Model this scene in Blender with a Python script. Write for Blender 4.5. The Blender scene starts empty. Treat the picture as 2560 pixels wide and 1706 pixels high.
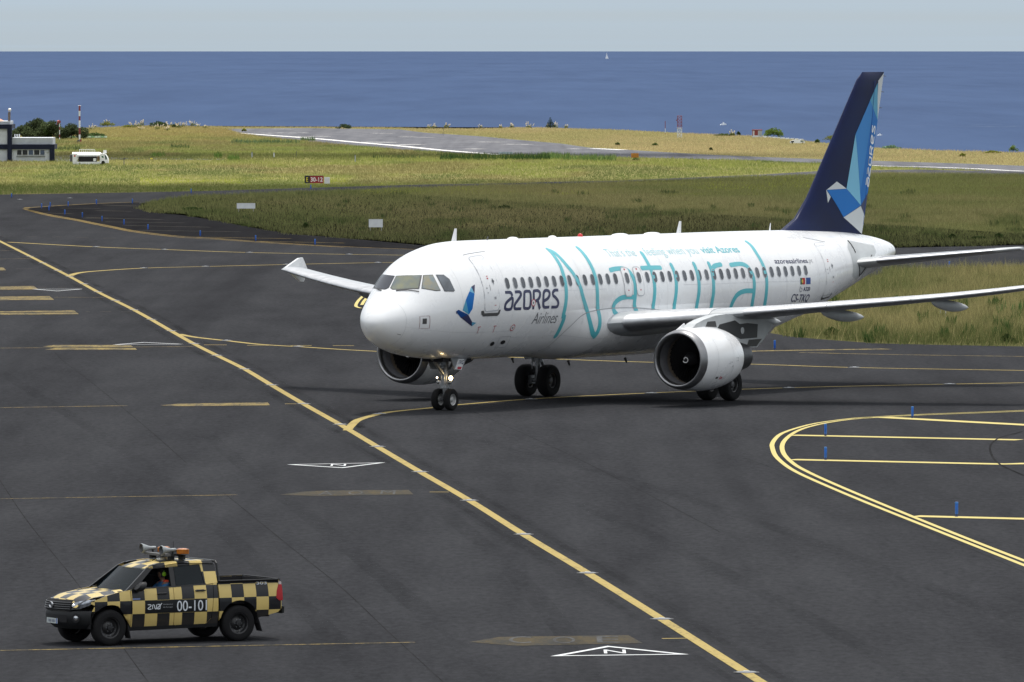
import bpy, bmesh, math, random
import numpy as np
from mathutils import Vector, Matrix
from mathutils.bvhtree import BVHTree
R=math.radians
# ------------------------------------------------------------------ camera, sky, sun, exposure
S=bpy.context.scene; C=S.collection
F,HC,HZ=22745.6,12.707,116.57           # focal length in photo pixels, eye height, eye-level row
TH=math.atan((853-HZ)/F)
cam=bpy.data.cameras.new('camera'); cam.sensor_fit='HORIZONTAL'; cam.sensor_width=36; cam.lens=F*36/2560
cam.clip_start=1; cam.clip_end=200000
co=bpy.data.objects.new('camera',cam); C.objects.link(co); co.location=(0,0,HC); co.rotation_euler=(math.pi/2-TH,0,0); S.camera=co
SUN_EL,SUN_AZ=R(74),R(15)              # azimuth clockwise from +Y
sd=Vector((math.sin(SUN_AZ)*math.cos(SUN_EL),math.cos(SUN_AZ)*math.cos(SUN_EL),math.sin(SUN_EL)))
sl=bpy.data.lights.new('sun','SUN'); sl.energy=5.0; sl.angle=R(3.0); sl.color=(1,.95,.87)
so=bpy.data.objects.new('sun',sl); C.objects.link(so); so.rotation_euler=sd.to_track_quat('Z','Y').to_euler(); so.location=(0,0,300)
w=bpy.data.worlds.new('World'); S.world=w; w.use_nodes=True; nt=w.node_tree; nt.nodes.clear()
sky=nt.nodes.new('ShaderNodeTexSky'); sky.sky_type='NISHITA'; sky.sun_disc=False; sky.sun_elevation=SUN_EL; sky.sun_rotation=SUN_AZ
sky.altitude=80; sky.air_density=1.0; sky.dust_density=1.2; sky.ozone_density=2.0
tc=nt.nodes.new('ShaderNodeTexCoord'); mp=nt.nodes.new('ShaderNodeCombineXYZ')   # cloud sheet seen in perspective: direction / elevation
nz=nt.nodes.new('ShaderNodeTexNoise'); nz.inputs['Scale'].default_value=.02; nz.inputs['Detail'].default_value=2.5
rp=nt.nodes.new('ShaderNodeValToRGB'); rp.color_ramp.elements[0].position=.36; rp.color_ramp.elements[1].position=.62
rp.color_ramp.elements[0].color=(.82,.82,.82,1); rp.color_ramp.elements[1].color=(.97,.97,.97,1)
mx=nt.nodes.new('ShaderNodeMixRGB')
sp=nt.nodes.new('ShaderNodeSeparateXYZ'); ov=nt.nodes.new('ShaderNodeMath'); ov.operation='MULTIPLY_ADD'; ov.use_clamp=False; ov.inputs[1].default_value=2.0; ov.inputs[2].default_value=1.0   # overcast luminance (1+2 sin h)
cl=nt.nodes.new('ShaderNodeMixRGB'); cl.blend_type='MULTIPLY'; cl.inputs[0].default_value=1; tint=nt.nodes.new('ShaderNodeMixRGB'); tint.inputs[1].default_value=(1.95,2.38,2.78,1); tint.inputs[2].default_value=(2.55,2.60,2.62,1)
bg=nt.nodes.new('ShaderNodeBackground'); bg.inputs['Strength'].default_value=.095; ow=nt.nodes.new('ShaderNodeOutputWorld')
L=nt.links.new
s0=nt.nodes.new('ShaderNodeSeparateXYZ'); L(tc.outputs['Generated'],s0.inputs[0]); zz=nt.nodes.new('ShaderNodeMath'); zz.operation='ADD'; zz.inputs[1].default_value=.006; ab=nt.nodes.new('ShaderNodeMath'); ab.operation='ABSOLUTE'; L(s0.outputs[2],ab.inputs[0]); L(ab.outputs[0],zz.inputs[0])
for i in (0,1):
    dv=nt.nodes.new('ShaderNodeMath'); dv.operation='DIVIDE'; L(s0.outputs[i],dv.inputs[0]); L(zz.outputs[0],dv.inputs[1]); L(dv.outputs[0],mp.inputs[i])
L(mp.outputs[0],nz.inputs['Vector']); L(nz.outputs[0],rp.inputs[0]); L(rp.outputs[0],mx.inputs[0])
L(tc.outputs['Generated'],sp.inputs[0]); tf=nt.nodes.new('ShaderNodeMath'); tf.operation='MULTIPLY'; tf.use_clamp=True; tf.inputs[1].default_value=5.0; L(sp.outputs[2],tf.inputs[0]); L(tf.outputs[0],tint.inputs[0]); L(tint.outputs[0],cl.inputs[1]); L(sp.outputs[2],ov.inputs[0]); L(ov.outputs[0],cl.inputs[2]); r2=nt.nodes.new('ShaderNodeMapRange'); r2.inputs['From Min'].default_value=.3; r2.inputs['From Max'].default_value=.7; r2.inputs['To Min'].default_value=.94; r2.inputs['To Max'].default_value=1.10; L(nz.outputs[0],r2.inputs[0]); c3=nt.nodes.new('ShaderNodeMixRGB'); c3.blend_type='MULTIPLY'; c3.inputs[0].default_value=1; L(cl.outputs[0],c3.inputs[1]); L(r2.outputs[0],c3.inputs[2]); L(c3.outputs[0],mx.inputs[2]); L(sky.outputs[0],mx.inputs[1]); L(mx.outputs[0],bg.inputs[0]); L(bg.outputs[0],ow.inputs[0])
S.view_settings.view_transform='Standard'; S.view_settings.look='None'; S.view_settings.exposure=1.24; S.view_settings.gamma=1; S.view_settings.use_curve_mapping=False
S.render.engine='CYCLES'; S.cycles.use_denoising=True; S.cycles.max_bounces=7; S.cycles.diffuse_bounces=4; S.cycles.glossy_bounces=3; S.cycles.transmission_bounces=5; S.cycles.transparent_max_bounces=8
S.cycles.sample_clamp_indirect=6; S.cycles.caustics_reflective=False; S.cycles.caustics_refractive=False
# ------------------------------------------------------------------ helpers
rng=random.Random(7); NR=np.random.RandomState(11)
def s2l(c): return tuple((x/255/12.92 if x/255<=.04045 else ((x/255+.055)/1.055)**2.4) for x in c)
def ray(u,v):
    d=(u-1280, F*math.cos(TH)+(853-v)*math.sin(TH), -F*math.sin(TH)+(853-v)*math.cos(TH)); return (d[0]/d[1],1.0,d[2]/d[1])
def g(u,v,z=0.0):                       # the point of the level ground that the photograph shows at (u,v)
    d=ray(u,v); t=(z-HC)/d[2]; return Vector((d[0]*t,t,z))
def at(u,v,Y):                          # the point at distance Y
    d=ray(u,v); return Vector((d[0]*Y,Y,HC+d[2]*Y))
def ppm(Y): return F/Y                  # photo pixels per metre at that distance
_m={}
def mat(name,col,rough=.5,metal=0,spec=.5,coat=0,emit=None,es=0,var=0,vs=3.0,trans=0,alpha=1,bump=0,bs=30,var2=None,detail=4):
    if name in _m: return _m[name]
    m=bpy.data.materials.new(name); m.use_nodes=True; t=m.node_tree; b=t.nodes['Principled BSDF']
    b.inputs['Base Color'].default_value=(*col,1); b.inputs['Roughness'].default_value=rough; b.inputs['Metallic'].default_value=metal
    b.inputs['Specular IOR Level'].default_value=spec; b.inputs['Coat Weight'].default_value=coat; b.inputs['Coat Roughness'].default_value=.08
    b.inputs['Transmission Weight'].default_value=trans; b.inputs['Alpha'].default_value=alpha
    if emit: b.inputs['Emission Color'].default_value=(*emit,1); b.inputs['Emission Strength'].default_value=es
    if var or bump:
        c=t.nodes.new('ShaderNodeTexCoord'); n=t.nodes.new('ShaderNodeTexNoise'); n.inputs['Scale'].default_value=vs; n.inputs['Detail'].default_value=detail
        t.links.new(c.outputs['Object'],n.inputs['Vector'])
        if var:
            mm=t.nodes.new('ShaderNodeMixRGB'); a=var2 or tuple(x*(1-var) for x in col)
            rr=t.nodes.new('ShaderNodeValToRGB'); rr.color_ramp.elements[0].position=.35; rr.color_ramp.elements[1].position=.68
            t.links.new(n.outputs[0],rr.inputs[0]); t.links.new(rr.outputs[0],mm.inputs[0])
            mm.inputs[1].default_value=(*a,1); mm.inputs[2].default_value=(*col,1); t.links.new(mm.outputs[0],b.inputs['Base Color'])
        if bump:
            n2=t.nodes.new('ShaderNodeTexNoise'); n2.inputs['Scale'].default_value=bs; n2.inputs['Detail'].default_value=4; t.links.new(c.outputs['Object'],n2.inputs['Vector'])
            bb=t.nodes.new('ShaderNodeBump'); bb.inputs['Strength'].default_value=bump; t.links.new(n2.outputs[0],bb.inputs['Height']); t.links.new(bb.outputs[0],b.inputs['Normal'])
    _m[name]=m; return m
def link(o,parent=None):
    C.objects.link(o)
    if parent is not None: o.parent=parent
    return o
def tag(o,label=None,cat=None,group=None,kind=None):
    for k,v in (('label',label),('category',cat),('group',group),('kind',kind)):
        if v: o[k]=v
    return o
def mesh_obj(name,verts,faces,m,parent=None,smooth=None):
    me=bpy.data.meshes.new(name); me.from_pydata([tuple(v) for v in verts],[],faces); 
    ms=m if isinstance(m,(list,tuple)) else [m]
    for q in ms: me.materials.append(q)
    if smooth is not None and len(me.polygons):
        me.polygons.foreach_set('use_smooth',[True]*len(me.polygons)); me.set_sharp_from_angle(angle=R(smooth))
    me.update(); return link(bpy.data.objects.new(name,me),parent)
def bm_obj(name,bm,m,parent=None,smooth=None,recalc=True):
    if recalc: bmesh.ops.recalc_face_normals(bm,faces=bm.faces[:])
    me=bpy.data.meshes.new(name); bm.to_mesh(me); bm.free()
    for q in (m if isinstance(m,(list,tuple)) else [m]): me.materials.append(q)
    if smooth is not None and len(me.polygons):
        me.polygons.foreach_set('use_smooth',[True]*len(me.polygons)); me.set_sharp_from_angle(angle=R(smooth))
    return link(bpy.data.objects.new(name,me),parent)
def thing(name,loc,rz,label,cat,group=None):
    o=bpy.data.objects.new(name,None); o.empty_display_size=.3; link(o); o.location=loc; o.rotation_euler=(0,0,rz); return tag(o,label,cat,group)
class MB:
    def __init__(s): s.v=[]; s.f=[]
    def add(s,v,f): n=len(s.v); s.v+=[tuple(p) for p in v]; s.f+=[tuple(i+n for i in q) for q in f]; return s
    def box(s,c,d,rz=0,taper=1.0):
        hx,hy,hz=d[0]/2,d[1]/2,d[2]/2; ca,sa=math.cos(rz),math.sin(rz); v=[]
        for z,k in ((-hz,1),(hz,taper)):
            for x,y in ((-hx,-hy),(hx,-hy),(hx,hy),(-hx,hy)):
                x*=k;y*=k; v.append((c[0]+x*ca-y*sa,c[1]+x*sa+y*ca,c[2]+z))
        return s.add(v,[(3,2,1,0),(4,5,6,7),(0,1,5,4),(1,2,6,5),(2,3,7,6),(3,0,4,7)])
    def tube(s,a,b,r1,r2=None,n=12,caps=True):
        a,b=Vector(a),Vector(b); r2=r1 if r2 is None else r2; d=(b-a).normalized(); u=d.orthogonal().normalized(); w_=d.cross(u); v=[]
        for p,r in ((a,r1),(b,r2)):
            for i in range(n):
                t=2*math.pi*i/n; v.append(p+u*(r*math.cos(t))+w_*(r*math.sin(t)))
        f=[(i,(i+1)%n,n+(i+1)%n,n+i) for i in range(n)]
        if caps: f+=[tuple(range(n-1,-1,-1)),tuple(range(n,2*n))]
        return s.add(v,f)
    def path(s,pts,r,n=8):
        for a,b in zip(pts[:-1],pts[1:]): s.tube(a,b,r,n=n)
        return s
    def lathe(s,prof,o,axis,n=32,ref=None):     # prof: (t along axis, radius)
        o=Vector(o); d=Vector(axis).normalized(); u=(Vector(ref) if ref else d.orthogonal()).normalized(); w_=d.cross(u); v=[]
        for t,r in prof:
            for i in range(n):
                q=2*math.pi*i/n; v.append(o+d*t+u*(r*math.cos(q))+w_*(r*math.sin(q)))
        f=[]
        for k in range(len(prof)-1):
            for i in range(n): f.append((k*n+i,k*n+(i+1)%n,(k+1)*n+(i+1)%n,(k+1)*n+i))
        return s.add(v,f)
    def loft(s,rings,close=True,cap0=True,cap1=True):
        n=len(rings[0]); v=[p for r in rings for p in r]; f=[]
        for k in range(len(rings)-1):
            for i in range(n if close else n-1): f.append((k*n+i,k*n+(i+1)%n,(k+1)*n+(i+1)%n,(k+1)*n+i))
        if cap0: f.append(tuple(range(n-1,-1,-1)))
        if cap1: f.append(tuple((len(rings)-1)*n+i for i in range(n)))
        return s.add(v,f)
    def build(s,name,m,parent=None,smooth=35):
        bm=bmesh.new(); vs=[bm.verts.new(p) for p in s.v]
        for q in s.f:
            try: bm.faces.new([vs[i] for i in q])
            except ValueError: pass
        return bm_obj(name,bm,m,parent,smooth)
def flat(polys,step=None,stepy=None,tri=True):
    """2-D outlines -> triangulated, sliced bmesh in the xy plane"""
    bm=bmesh.new()
    for p in polys:
        try: bm.faces.new([bm.verts.new((a,b,0)) for a,b in p])
        except ValueError: pass
    bmesh.ops.triangulate(bm,faces=bm.faces[:]); slice_bm(bm,step,stepy or step); return bm
def slice_bm(bm,sx,sy):
    for ax,st in ((0,sx),(1,sy)):
        if not st: continue
        cs=[v.co[ax] for v in bm.verts]
        if not cs: return
        lo,hi=min(cs),max(cs); k=math.floor(lo/st)+1
        while k*st<hi-1e-6:
            co_=[0,0,0]; co_[ax]=k*st; no=[0,0,0]; no[ax]=1
            bmesh.ops.bisect_plane(bm,geom=bm.verts[:]+bm.edges[:]+bm.faces[:],plane_co=co_,plane_no=no,dist=1e-5); k+=1
def smooth_path(pts,step,closed=False):
    """Catmull-Rom through 2-D points, resampled"""
    P=[Vector(p) for p in pts]; n=len(P); out=[]
    for i in range(n-1):
        p0=P[i-1] if i>0 else (P[-2] if closed else P[0]*2-P[1]); p1,p2=P[i],P[i+1]; p3=P[i+2] if i+2<n else (P[1] if closed else P[-1]*2-P[-2])
        m=max(2,int((p2-p1).length/step)+1)
        for k in range(m):
            t=k/m; out.append(.5*((2*p1)+(p2-p0)*t+(2*p0-5*p1+4*p2-p3)*t*t+(3*p1-p0-3*p2+p3)*t**3))
    out.append(P[-1]); return out
def ribbon(pts,wd,closed=False,k=1,wfn=None):
    """strip polygons along a 2-D path; returns verts2d, faces"""
    n=len(pts); v=[]; f=[]
    for i,p in enumerate(pts):
        if closed and i in (0,n-1): t=pts[1]-pts[n-2]
        else: t=pts[min(i+1,n-1)]-pts[max(i-1,0)]
        t=t.normalized() if t.length>0 else Vector((1,0)); nn=Vector((-t.y,t.x)); w_=wfn(t) if wfn else wd
        for j in range(k+1): v.append(p+nn*w_*(j/k-.5))
    for i in range(n-1):
        for j in range(k): f.append((i*(k+1)+j,(i+1)*(k+1)+j,(i+1)*(k+1)+j+1,i*(k+1)+j+1))
    return v,f
def text_bm(s,size=1,offset=0,shear=0,space=1.0,sx=1.0,align='LEFT'):
    cu=bpy.data.curves.new('t','FONT'); cu.body=s; cu.size=size; cu.offset=offset; cu.shear=shear; cu.space_character=space; cu.align_x=align; cu.resolution_u=4; cu.fill_mode='FRONT'
    o=bpy.data.objects.new('t',cu); C.objects.link(o); bpy.context.view_layer.update()
    me=bpy.data.meshes.new_from_object(o.evaluated_get(bpy.context.evaluated_depsgraph_get()))
    bpy.data.objects.remove(o); bpy.data.curves.remove(cu)
    bm=bmesh.new(); bm.from_mesh(me); bpy.data.meshes.remove(me)
    bmesh.ops.remove_doubles(bm,verts=bm.verts[:],dist=1e-5)
    for v in bm.verts: v.co.x*=sx
    return bm
def bm_ext(bm):
    xs=[v.co.x for v in bm.verts]; ys=[v.co.y for v in bm.verts]; return min(xs),max(xs),min(ys),max(ys)
# ------------------------------------------------------------------ the setting
def struct(o): o['kind']='structure'; return o
def sheet(name,pts,z,m,parent=None):
    bm=bmesh.new(); bm.faces.new([bm.verts.new((p[0],p[1],z)) for p in pts]); bmesh.ops.triangulate(bm,faces=bm.faces[:])
    for f in bm.faces:
        f.normal_update()
        if f.normal.z<0: f.normal_flip()
    return bm_obj(name,bm,m,parent,recalc=False)
def nodes_mat(name):
    m=bpy.data.materials.new(name); m.use_nodes=True; t=m.node_tree; return m,t,t.nodes['Principled BSDF']
def N(t,k,**kw):
    n=t.nodes.new(k)
    for a,v in kw.items():
        if a in n.inputs: n.inputs[a].default_value=v
        else: setattr(n,a,v)
    return n
def noise(t,vec,scale,detail=5,rough=.55,mapscale=None,rot=None):
    if mapscale or rot:
        mpn=N(t,'ShaderNodeMapping'); mpn.inputs['Scale'].default_value=mapscale or (1,1,1); mpn.inputs['Rotation'].default_value=rot or (0,0,0); t.links.new(vec,mpn.inputs[0]); vec=mpn.outputs[0]
    n=N(t,'ShaderNodeTexNoise',Scale=scale,Detail=detail,Roughness=rough); t.links.new(vec,n.inputs['Vector']); return n.outputs[0]
def ramp(t,fac,stops):
    r=N(t,'ShaderNodeValToRGB'); e=r.color_ramp.elements
    while len(e)<len(stops): e.new(.5)
    for q,(p,c) in zip(e,stops): q.position=p; q.color=(*c,1) if len(c)==3 else c
    t.links.new(fac,r.inputs[0]); return r.outputs[0]
def mixc(t,f,a,b,mode='MIX'):
    n=N(t,'ShaderNodeMixRGB'); n.blend_type=mode
    for i,x in ((0,f),(1,a),(2,b)):
        if hasattr(x,'is_linked') or hasattr(x,'links'): t.links.new(x,n.inputs[i])
        else: n.inputs[i].default_value=x if not isinstance(x,tuple) else (*x,1)
    return n.outputs[0]
def asphalt(name,a,b,stain):
    m,t,p=nodes_mat(name); o=N(t,'ShaderNodeTexCoord').outputs['Object']
    big=noise(t,o,.045,6,.6); mid=noise(t,o,.5,5,.6,(1,.12,1),(0,0,R(-6))); fine=noise(t,o,5,5,.8,(1,.3,1)); lane=noise(t,o,.30,3,.6,(1,.012,1),(0,0,R(-5.2)))
    c=mixc(t,ramp(t,big,[(.32,(0,0,0)),(.7,(1,1,1))]),a,b)
    c=mixc(t,ramp(t,lane,[(.40,(0,0,0)),(.62,(.8,.8,.8))]),c,stain)
    c=mixc(t,ramp(t,mid,[(.35,(.0,.0,.0)),(.72,(.45,.45,.45))]),c,tuple(x*1.35 for x in b))
    c=mixc(t,.48,c,ramp(t,fine,[(.25,(.2,.2,.2)),(.75,(.82,.82,.82))]),'OVERLAY')
    rub=noise(t,o,.16,4,.6,(1,.02,1),(0,0,R(-5.5))); c=mixc(t,ramp(t,rub,[(.56,(0,0,0)),(.72,(.55,.55,.55))]),c,(.0225,.023,.0255))
    t.links.new(c,p.inputs['Base Color']); p.inputs['Roughness'].default_value=1; p.inputs['Specular IOR Level'].default_value=0
    bp=N(t,'ShaderNodeBump',Strength=.35,Distance=.02); t.links.new(noise(t,o,40,3,.7),bp.inputs['Height']); t.links.new(bp.outputs[0],p.inputs['Normal']); return m
M_AS=asphalt('apron_asphalt',(.0325,.0333,.0365),(.0405,.0415,.0450),(.0285,.0292,.0322))
M_AS2=asphalt('shoulder_asphalt',(.015,.015,.0165),(.020,.020,.0215),(.012,.012,.0135))
M_RW=asphalt('runway_asphalt',(.052,.054,.062),(.066,.068,.076),(.042,.044,.052))
def paint(name,c,wear=.35,rough=.7,vs=1.0,dirt=None):
    m,t,p=nodes_mat(name); o=N(t,'ShaderNodeTexCoord').outputs['Object']
    f1=noise(t,o,vs,6,.7,(1.6,.5,1)); f2=noise(t,o,vs*7,4,.7,(1.5,.6,1))
    k=mixc(t,.5,f1,f2); cc=mixc(t,ramp(t,k,[(wear,(0,0,0)),(wear+.16,(1,1,1))]),dirt or (.055,.055,.055),c)
    t.links.new(cc,p.inputs['Base Color']); p.inputs['Roughness'].default_value=rough; p.inputs['Specular IOR Level'].default_value=.03; return m
YEL=s2l((214,178,78))
M_Y=paint('yellow_paint',(.37,.285,.105),.33,dirt=(.11,.095,.06)); M_YN=paint('fresh_yellow_paint',(.54,.45,.18),.26,dirt=(.22,.19,.10)); M_YW=paint('worn_yellow_paint',(.29,.215,.075),.43,dirt=(.055,.052,.045)); M_YF=paint('ghost_yellow_paint',(.085,.064,.030),.45,dirt=(.04,.038,.034))
M_W=paint('white_paint',(.66,.67,.68),.22); M_WG=paint('runway_white_paint',(.40,.40,.40),.38); M_GH=paint('ghost_white_paint',(.10,.10,.10),.42,dirt=(.05,.05,.05)); M_SEAL=mat('joint_sealant',(.019,.019,.020),1,spec=0,var=.9,vs=.5,var2=(.033,.033,.035))
M_YS=paint('shoulder_yellow_paint',(.21,.14,.035),.40,dirt=(.04,.036,.03))
# land edge along the cliff, read off the photograph
EDGE=[(-500,345),(0,334),(180,324),(290,318),(400,314.5),(560,317.5),(760,318.5),(1000,320),(1060,322),(1200,322),(1300,319),(1430,322),(1560,326),(1680,332),(1800,338),(1900,341),(1990,350),(2060,358),(2190,370),(2330,376),(2450,380),(2560,382),(3100,388)]
edge=[g(*e) for e in EDGE]
lp=[Vector((-420,-250,0)),Vector((420,-250,0))]+[Vector((420,edge[-1].y-60,0))]+edge[::-1]+[Vector((-420,edge[0].y,0))]
def grass_ground():
    m,t,p=nodes_mat('meadow_soil'); o=N(t,'ShaderNodeTexCoord').outputs['Object']
    big=noise(t,o,.02,5,.6,(1,.35,1)); mid=noise(t,o,.15,5,.6,(1,.4,1))
    c=ramp(t,big,[(.3,(.06,.07,.028)),(.5,(.10,.095,.04)),(.7,(.13,.11,.055))])
    c=mixc(t,ramp(t,mid,[(.4,(0,0,0)),(.7,(.7,.7,.7))]),c,(.045,.055,.018))
    t.links.new(c,p.inputs['Base Color']); p.inputs['Roughness'].default_value=1; p.inputs['Specular IOR Level'].default_value=0; return m
bm=bmesh.new(); top=[bm.verts.new((p.x,p.y,-.012)) for p in lp]; bot=[bm.verts.new((p.x,p.y+(18 if p.y>500 else 0),-26)) for p in lp]
bm.faces.new(top); 
for i in range(len(lp)): bm.faces.new((top[i],top[(i+1)%len(lp)],bot[(i+1)%len(lp)],bot[i]))
bmesh.ops.triangulate(bm,faces=bm.faces[:]); ground=struct(bm_obj('ground',bm,grass_ground()))
ground['label']='grassy level ground between the paved areas and the sea cliff'
ISL_N=[(2900,873),(2560,866.7),(2306,861.7),(2187,858.7),(2068,850),(1979,842),(1925,833),(1940,815),(2040,752),(2140,705),(2229,675),(2560,666),(2900,658)]
ISL_F_LOW=[(2900,606),(2560,613),(2238,620),(1900,624),(1500,625),(1064,615),(860,596),(731,586),(621,568),(548,553),(457,539),(440,537),(374,531.6),(344,520),(347,510)]
ISL_F_UP=[(400,500),(475,491),(658,484),(860,477),(1100,468),(1560,456),(1800,446),(2045,437),(2250,434),(2560,438),(2900,442)]
TAXI_FAR=[(2900,427),(2560,430),(2300,424),(2050,428),(1900,437),(1560,451.5),(1357,455.5),(1272,458.5),(1060,462),(775,470),(548,477),(365,481),(187,484),(0,487),(-400,492)]
AP=[Vector((-150,60)),Vector((150,60)),Vector((150,g(2900,873).y))]+[g(*q).xy for q in ISL_N+ISL_F_LOW+ISL_F_UP+TAXI_FAR]+[Vector((-150,g(-400,492).y))]
apron=struct(sheet('apron',AP,0,M_AS)); apron['label']='dark grey asphalt apron and taxiways with yellow lines'
RWY=[(565,322.5),(760,320.5),(1000,324),(1060,332),(1200,341),(1300,350.5),(1400,359),(1470,369),(1600,377),(1750,386),(1900,392.5),(2060,398.5),(2220,403.5),(2400,409),(2560,415),(3000,424),(3000,445),(2560,431),(2400,424.5),(2200,417),(2060,409),(1900,402.5),(1700,397),(1500,393),(1350,389.5),(1240,388),(1150,384),(1000,374),(870,363),(760,353),(650,341),(600,334)]
RW=[g(*q).xy for q in RWY]; runway=struct(sheet('runway',RW,.003,M_RW)); runway['label']='pale runway running towards the sea cliff with white markings'
SHO=[(62,524),(80,521),(150,515),(241,510),(346,506),(352,512),(349,520),(378,531),(445,538),(552,554),(626,569),(735,587),(862,597),(1066,616),(1500,627),(1500,640),(860,617),(700,608),(548,597),(440,590.5),(336.6,578),(280,567),(234,558),(187,548.5),(121.5,537)]
sh=sheet('shoulder',[g(*q).xy for q in SHO],.0035,M_AS2,apron)
road=struct(sheet('road',[g(*q).xy for q in [(-300,400),(0,398),(130,392),(160,388),(250,390),(300,395.5),(420,396.5),(560,398),(560,400),(420,399),(300,398.5),(250,402),(160,404),(0,404),(-300,408)]],-.006,M_RW)); road['label']='narrow service road beside the low building'
# --- painted lines, each a part of the apron
def gline(pts,wd,m,name='taxiway_line',z=.008,parent=None,sm=True,world=False,closed=False):
    P=[p if world else g(*p).xy for p in pts]
    P=[Vector((p[0],p[1])) for p in P]
    if sm and len(P)>2: P=smooth_path(P,2.0,closed)
    v,f=ribbon(P,wd,closed); return mesh_obj(name,[(p[0],p[1],z) for p in v],[q[::-1] if False else q for q in f],m,parent or apron)
MAIN=[(-120,545),(0,604),(75.5,641.6),(175,692.6),(245,731),(339,778),(428,828.5),(485.5,861),(543,890),(612,924),(679,964),(759,1011),(853,1064),(943,1117.7),(1050.5,1181),(1174.6,1253),(1309,1337.5),(1469,1434),(1654.7,1549.4),(1865,1682.6),(2100,1832)]
gline(MAIN,.25,M_Y,z=.012)
gline([(868,1077),(879,1064),(896,1050.5),(933,1039.5),(974,1031),(1083,1020),(1144,1013),(1400,994),(1860,974),(2157.5,965.8),(2560,957.8),(2800,953)],.30,M_Y,z=.010)
gline([(20,606),(241,618),(412,624.5),(624,632),(960,638),(1400,643),(2000,650)],.42,M_Y)
gline([(175,690),(192,684),(232.6,679),(359,671),(514,667),(718,662),(960,657),(1300,652)],.40,M_Y)
gline([(447,836),(489.6,844),(571,853),(653,862),(746.6,867.5),(938,879),(1380,898),(1629,906.5),(1890,911.5),(2134,919.7),(2560,927),(2800,931)],.32,M_Y)
gline([(2000,882),(2217,887),(2560,892),(2800,895)],.35,M_YW)
gline([(1850,881),(1884,878.5),(2000,876.5),(2130,874.5),(2217,873)],.95,M_YW)
gline([(2230,672),(2380,668.5),(2560,663),(2800,659)],.7,M_YW); gline([(2290,672),(2420,674.5)],1.0,M_YW,z=.010)
for a,b in (((0,871),(485,867)),((0,1020),(318,1015)),((-60,1249),(594,1238)),((-60,1628.5),(1035.5,1606.8)),((135,744),(261,744)),((0,648),(82,647)),((712,1010.5),(759,1010.5)),((1074,1231),(1122,1231)),((1655,1597.6),(1727,1596.6)),((0,627),(45,627))): gline([a,b],.17 if a[1]>1100 else .25,M_YW if a[0]<200 else M_Y,sm=False)
for a,b,r in ((510,567,863),(618,673,864),(726,779,864.8),(832,885,865),(215,225,780),(249,278,780),(303,335,780.5),(95,117,719),(145,167,719),(190,212,719),(105,150,673),(40,80,673),(0,30,591),(65,92,592),(130,155,593),(190,222,594.5),(258,290,596)): gline([(a,r),(b,r)],.3,M_YF if r<800 else M_Y,sm=False)
def gpoly(pts,m,name='ground_marking',z=.007): return sheet(name,[g(*q).xy for q in pts],z,m,apron)
for pl in ([(106,867),(135,863.3),(326,863.3),(334,868.5),(140,868.7)],[(112,875),(140,870.6),(337,870.5),(343,875)],[(0,779),(185,776.5),(190,780.5),(0,781.5)],[(0,783),(192,782),(197,786),(0,787.5)],[(0,742),(124,741),(135,750),(0,751)],[(0,717),(84,715.5),(96,724),(0,725)],[(-20,670),(8,669),(15,676),(-20,677)],[(400,1014),(449,1010),(669,1006.7),(675,1014),(449,1016)]): gpoly(pl,M_YW,z=.006)
for pl in ([(698.6,1237.4),(760,1230),(804,1227.5),(1021.6,1225.5),(1033.5,1236.7),(790,1241)],[(1172.7,1606),(1249,1593.4),(1570.5,1588.8),(1607,1609),(1291,1615.6)]): gpoly(pl,M_YF,z=.006)
def gtext(s,c,h,wd,m,up=(0,1),bold=0,name='ground_letter',z=.012):
    bm=text_bm(s,1,bold,align='CENTER'); x0,x1,y0,y1=bm_ext(bm); u=Vector(up).normalized(); r=Vector((u.y,-u.x)); cc=g(*c)
    for v in bm.verts:
        a=(v.co.x-(x0+x1)/2)/(x1-x0)*wd; b=(v.co.y-(y0+y1)/2)/(y1-y0)*h; q=Vector((cc.x,cc.y))+r*a+u*b; v.co=(q.x,q.y,z)
    return bm_obj(name,bm,m,apron)
for s,c in (('A',(815,1234)),('O',(889,1233)),('M',(970,1232))): gtext(s,c,2.3,.42,M_GH)
for s,c in (('C',(1300,1601)),('O',(1410,1601.5)),('E',(1520,1600))): gtext(s,c,2.2,.48,M_GH)
for tri,up,c in (([(717.3,1162.3),(964,1157.3),(856.7,1171)],(0,-1),(846,1163.6)),([(1376,1641.8),(1519,1616),(1722.8,1637.2)],(0,1),(1537,1630.5)),([(80,723.5),(208,723.2),(143,728.6)],(0,-1),None),([(281.5,862.7),(359,856.4),(459,861.2)],(0,1),None)):
    P=[g(*q).xy for q in tri]; ce=(P[0]+P[1]+P[2])/3; inn=[ce+(p-ce)*.83 for p in P]
    mesh_obj('ground_triangle',[(p.x,p.y,.0085) for p in P+inn],[(0,1,4,3),(1,2,5,4),(2,0,3,5)],M_W,apron)
    if c: gtext('N',c,1.15,.46,M_W,up,.0)
OUT=[(2900,1010),(2560,1026.7),(2306,1036.5),(2187,1043),(2136.7,1046),(2068,1054.4),(2020.7,1063),(1970,1078),(1946,1090),(1931.4,1108),(1930.8,1120),(1939,1140.7),(1961,1161.5),(1988,1179),(2038.5,1203),(2157.5,1253.7),(2336,1325),(2560,1414),(2900,1550)]
INN=[(2900,1013),(2560,1029),(2306,1038.5),(2187,1045),(2127.8,1049.2),(2068,1057.8),(2020.7,1068.3),(1988,1081),(1964,1099),(1955,1117),(1961,1137.7),(1982,1158.5),(2008.8,1175),(2068,1203),(2187,1253.7),(2366,1326.6),(2560,1402.5),(2900,1530)]
gline(OUT,.15,M_YN,z=.008); gline(INN,.15,M_YN,z=.008)
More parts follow.
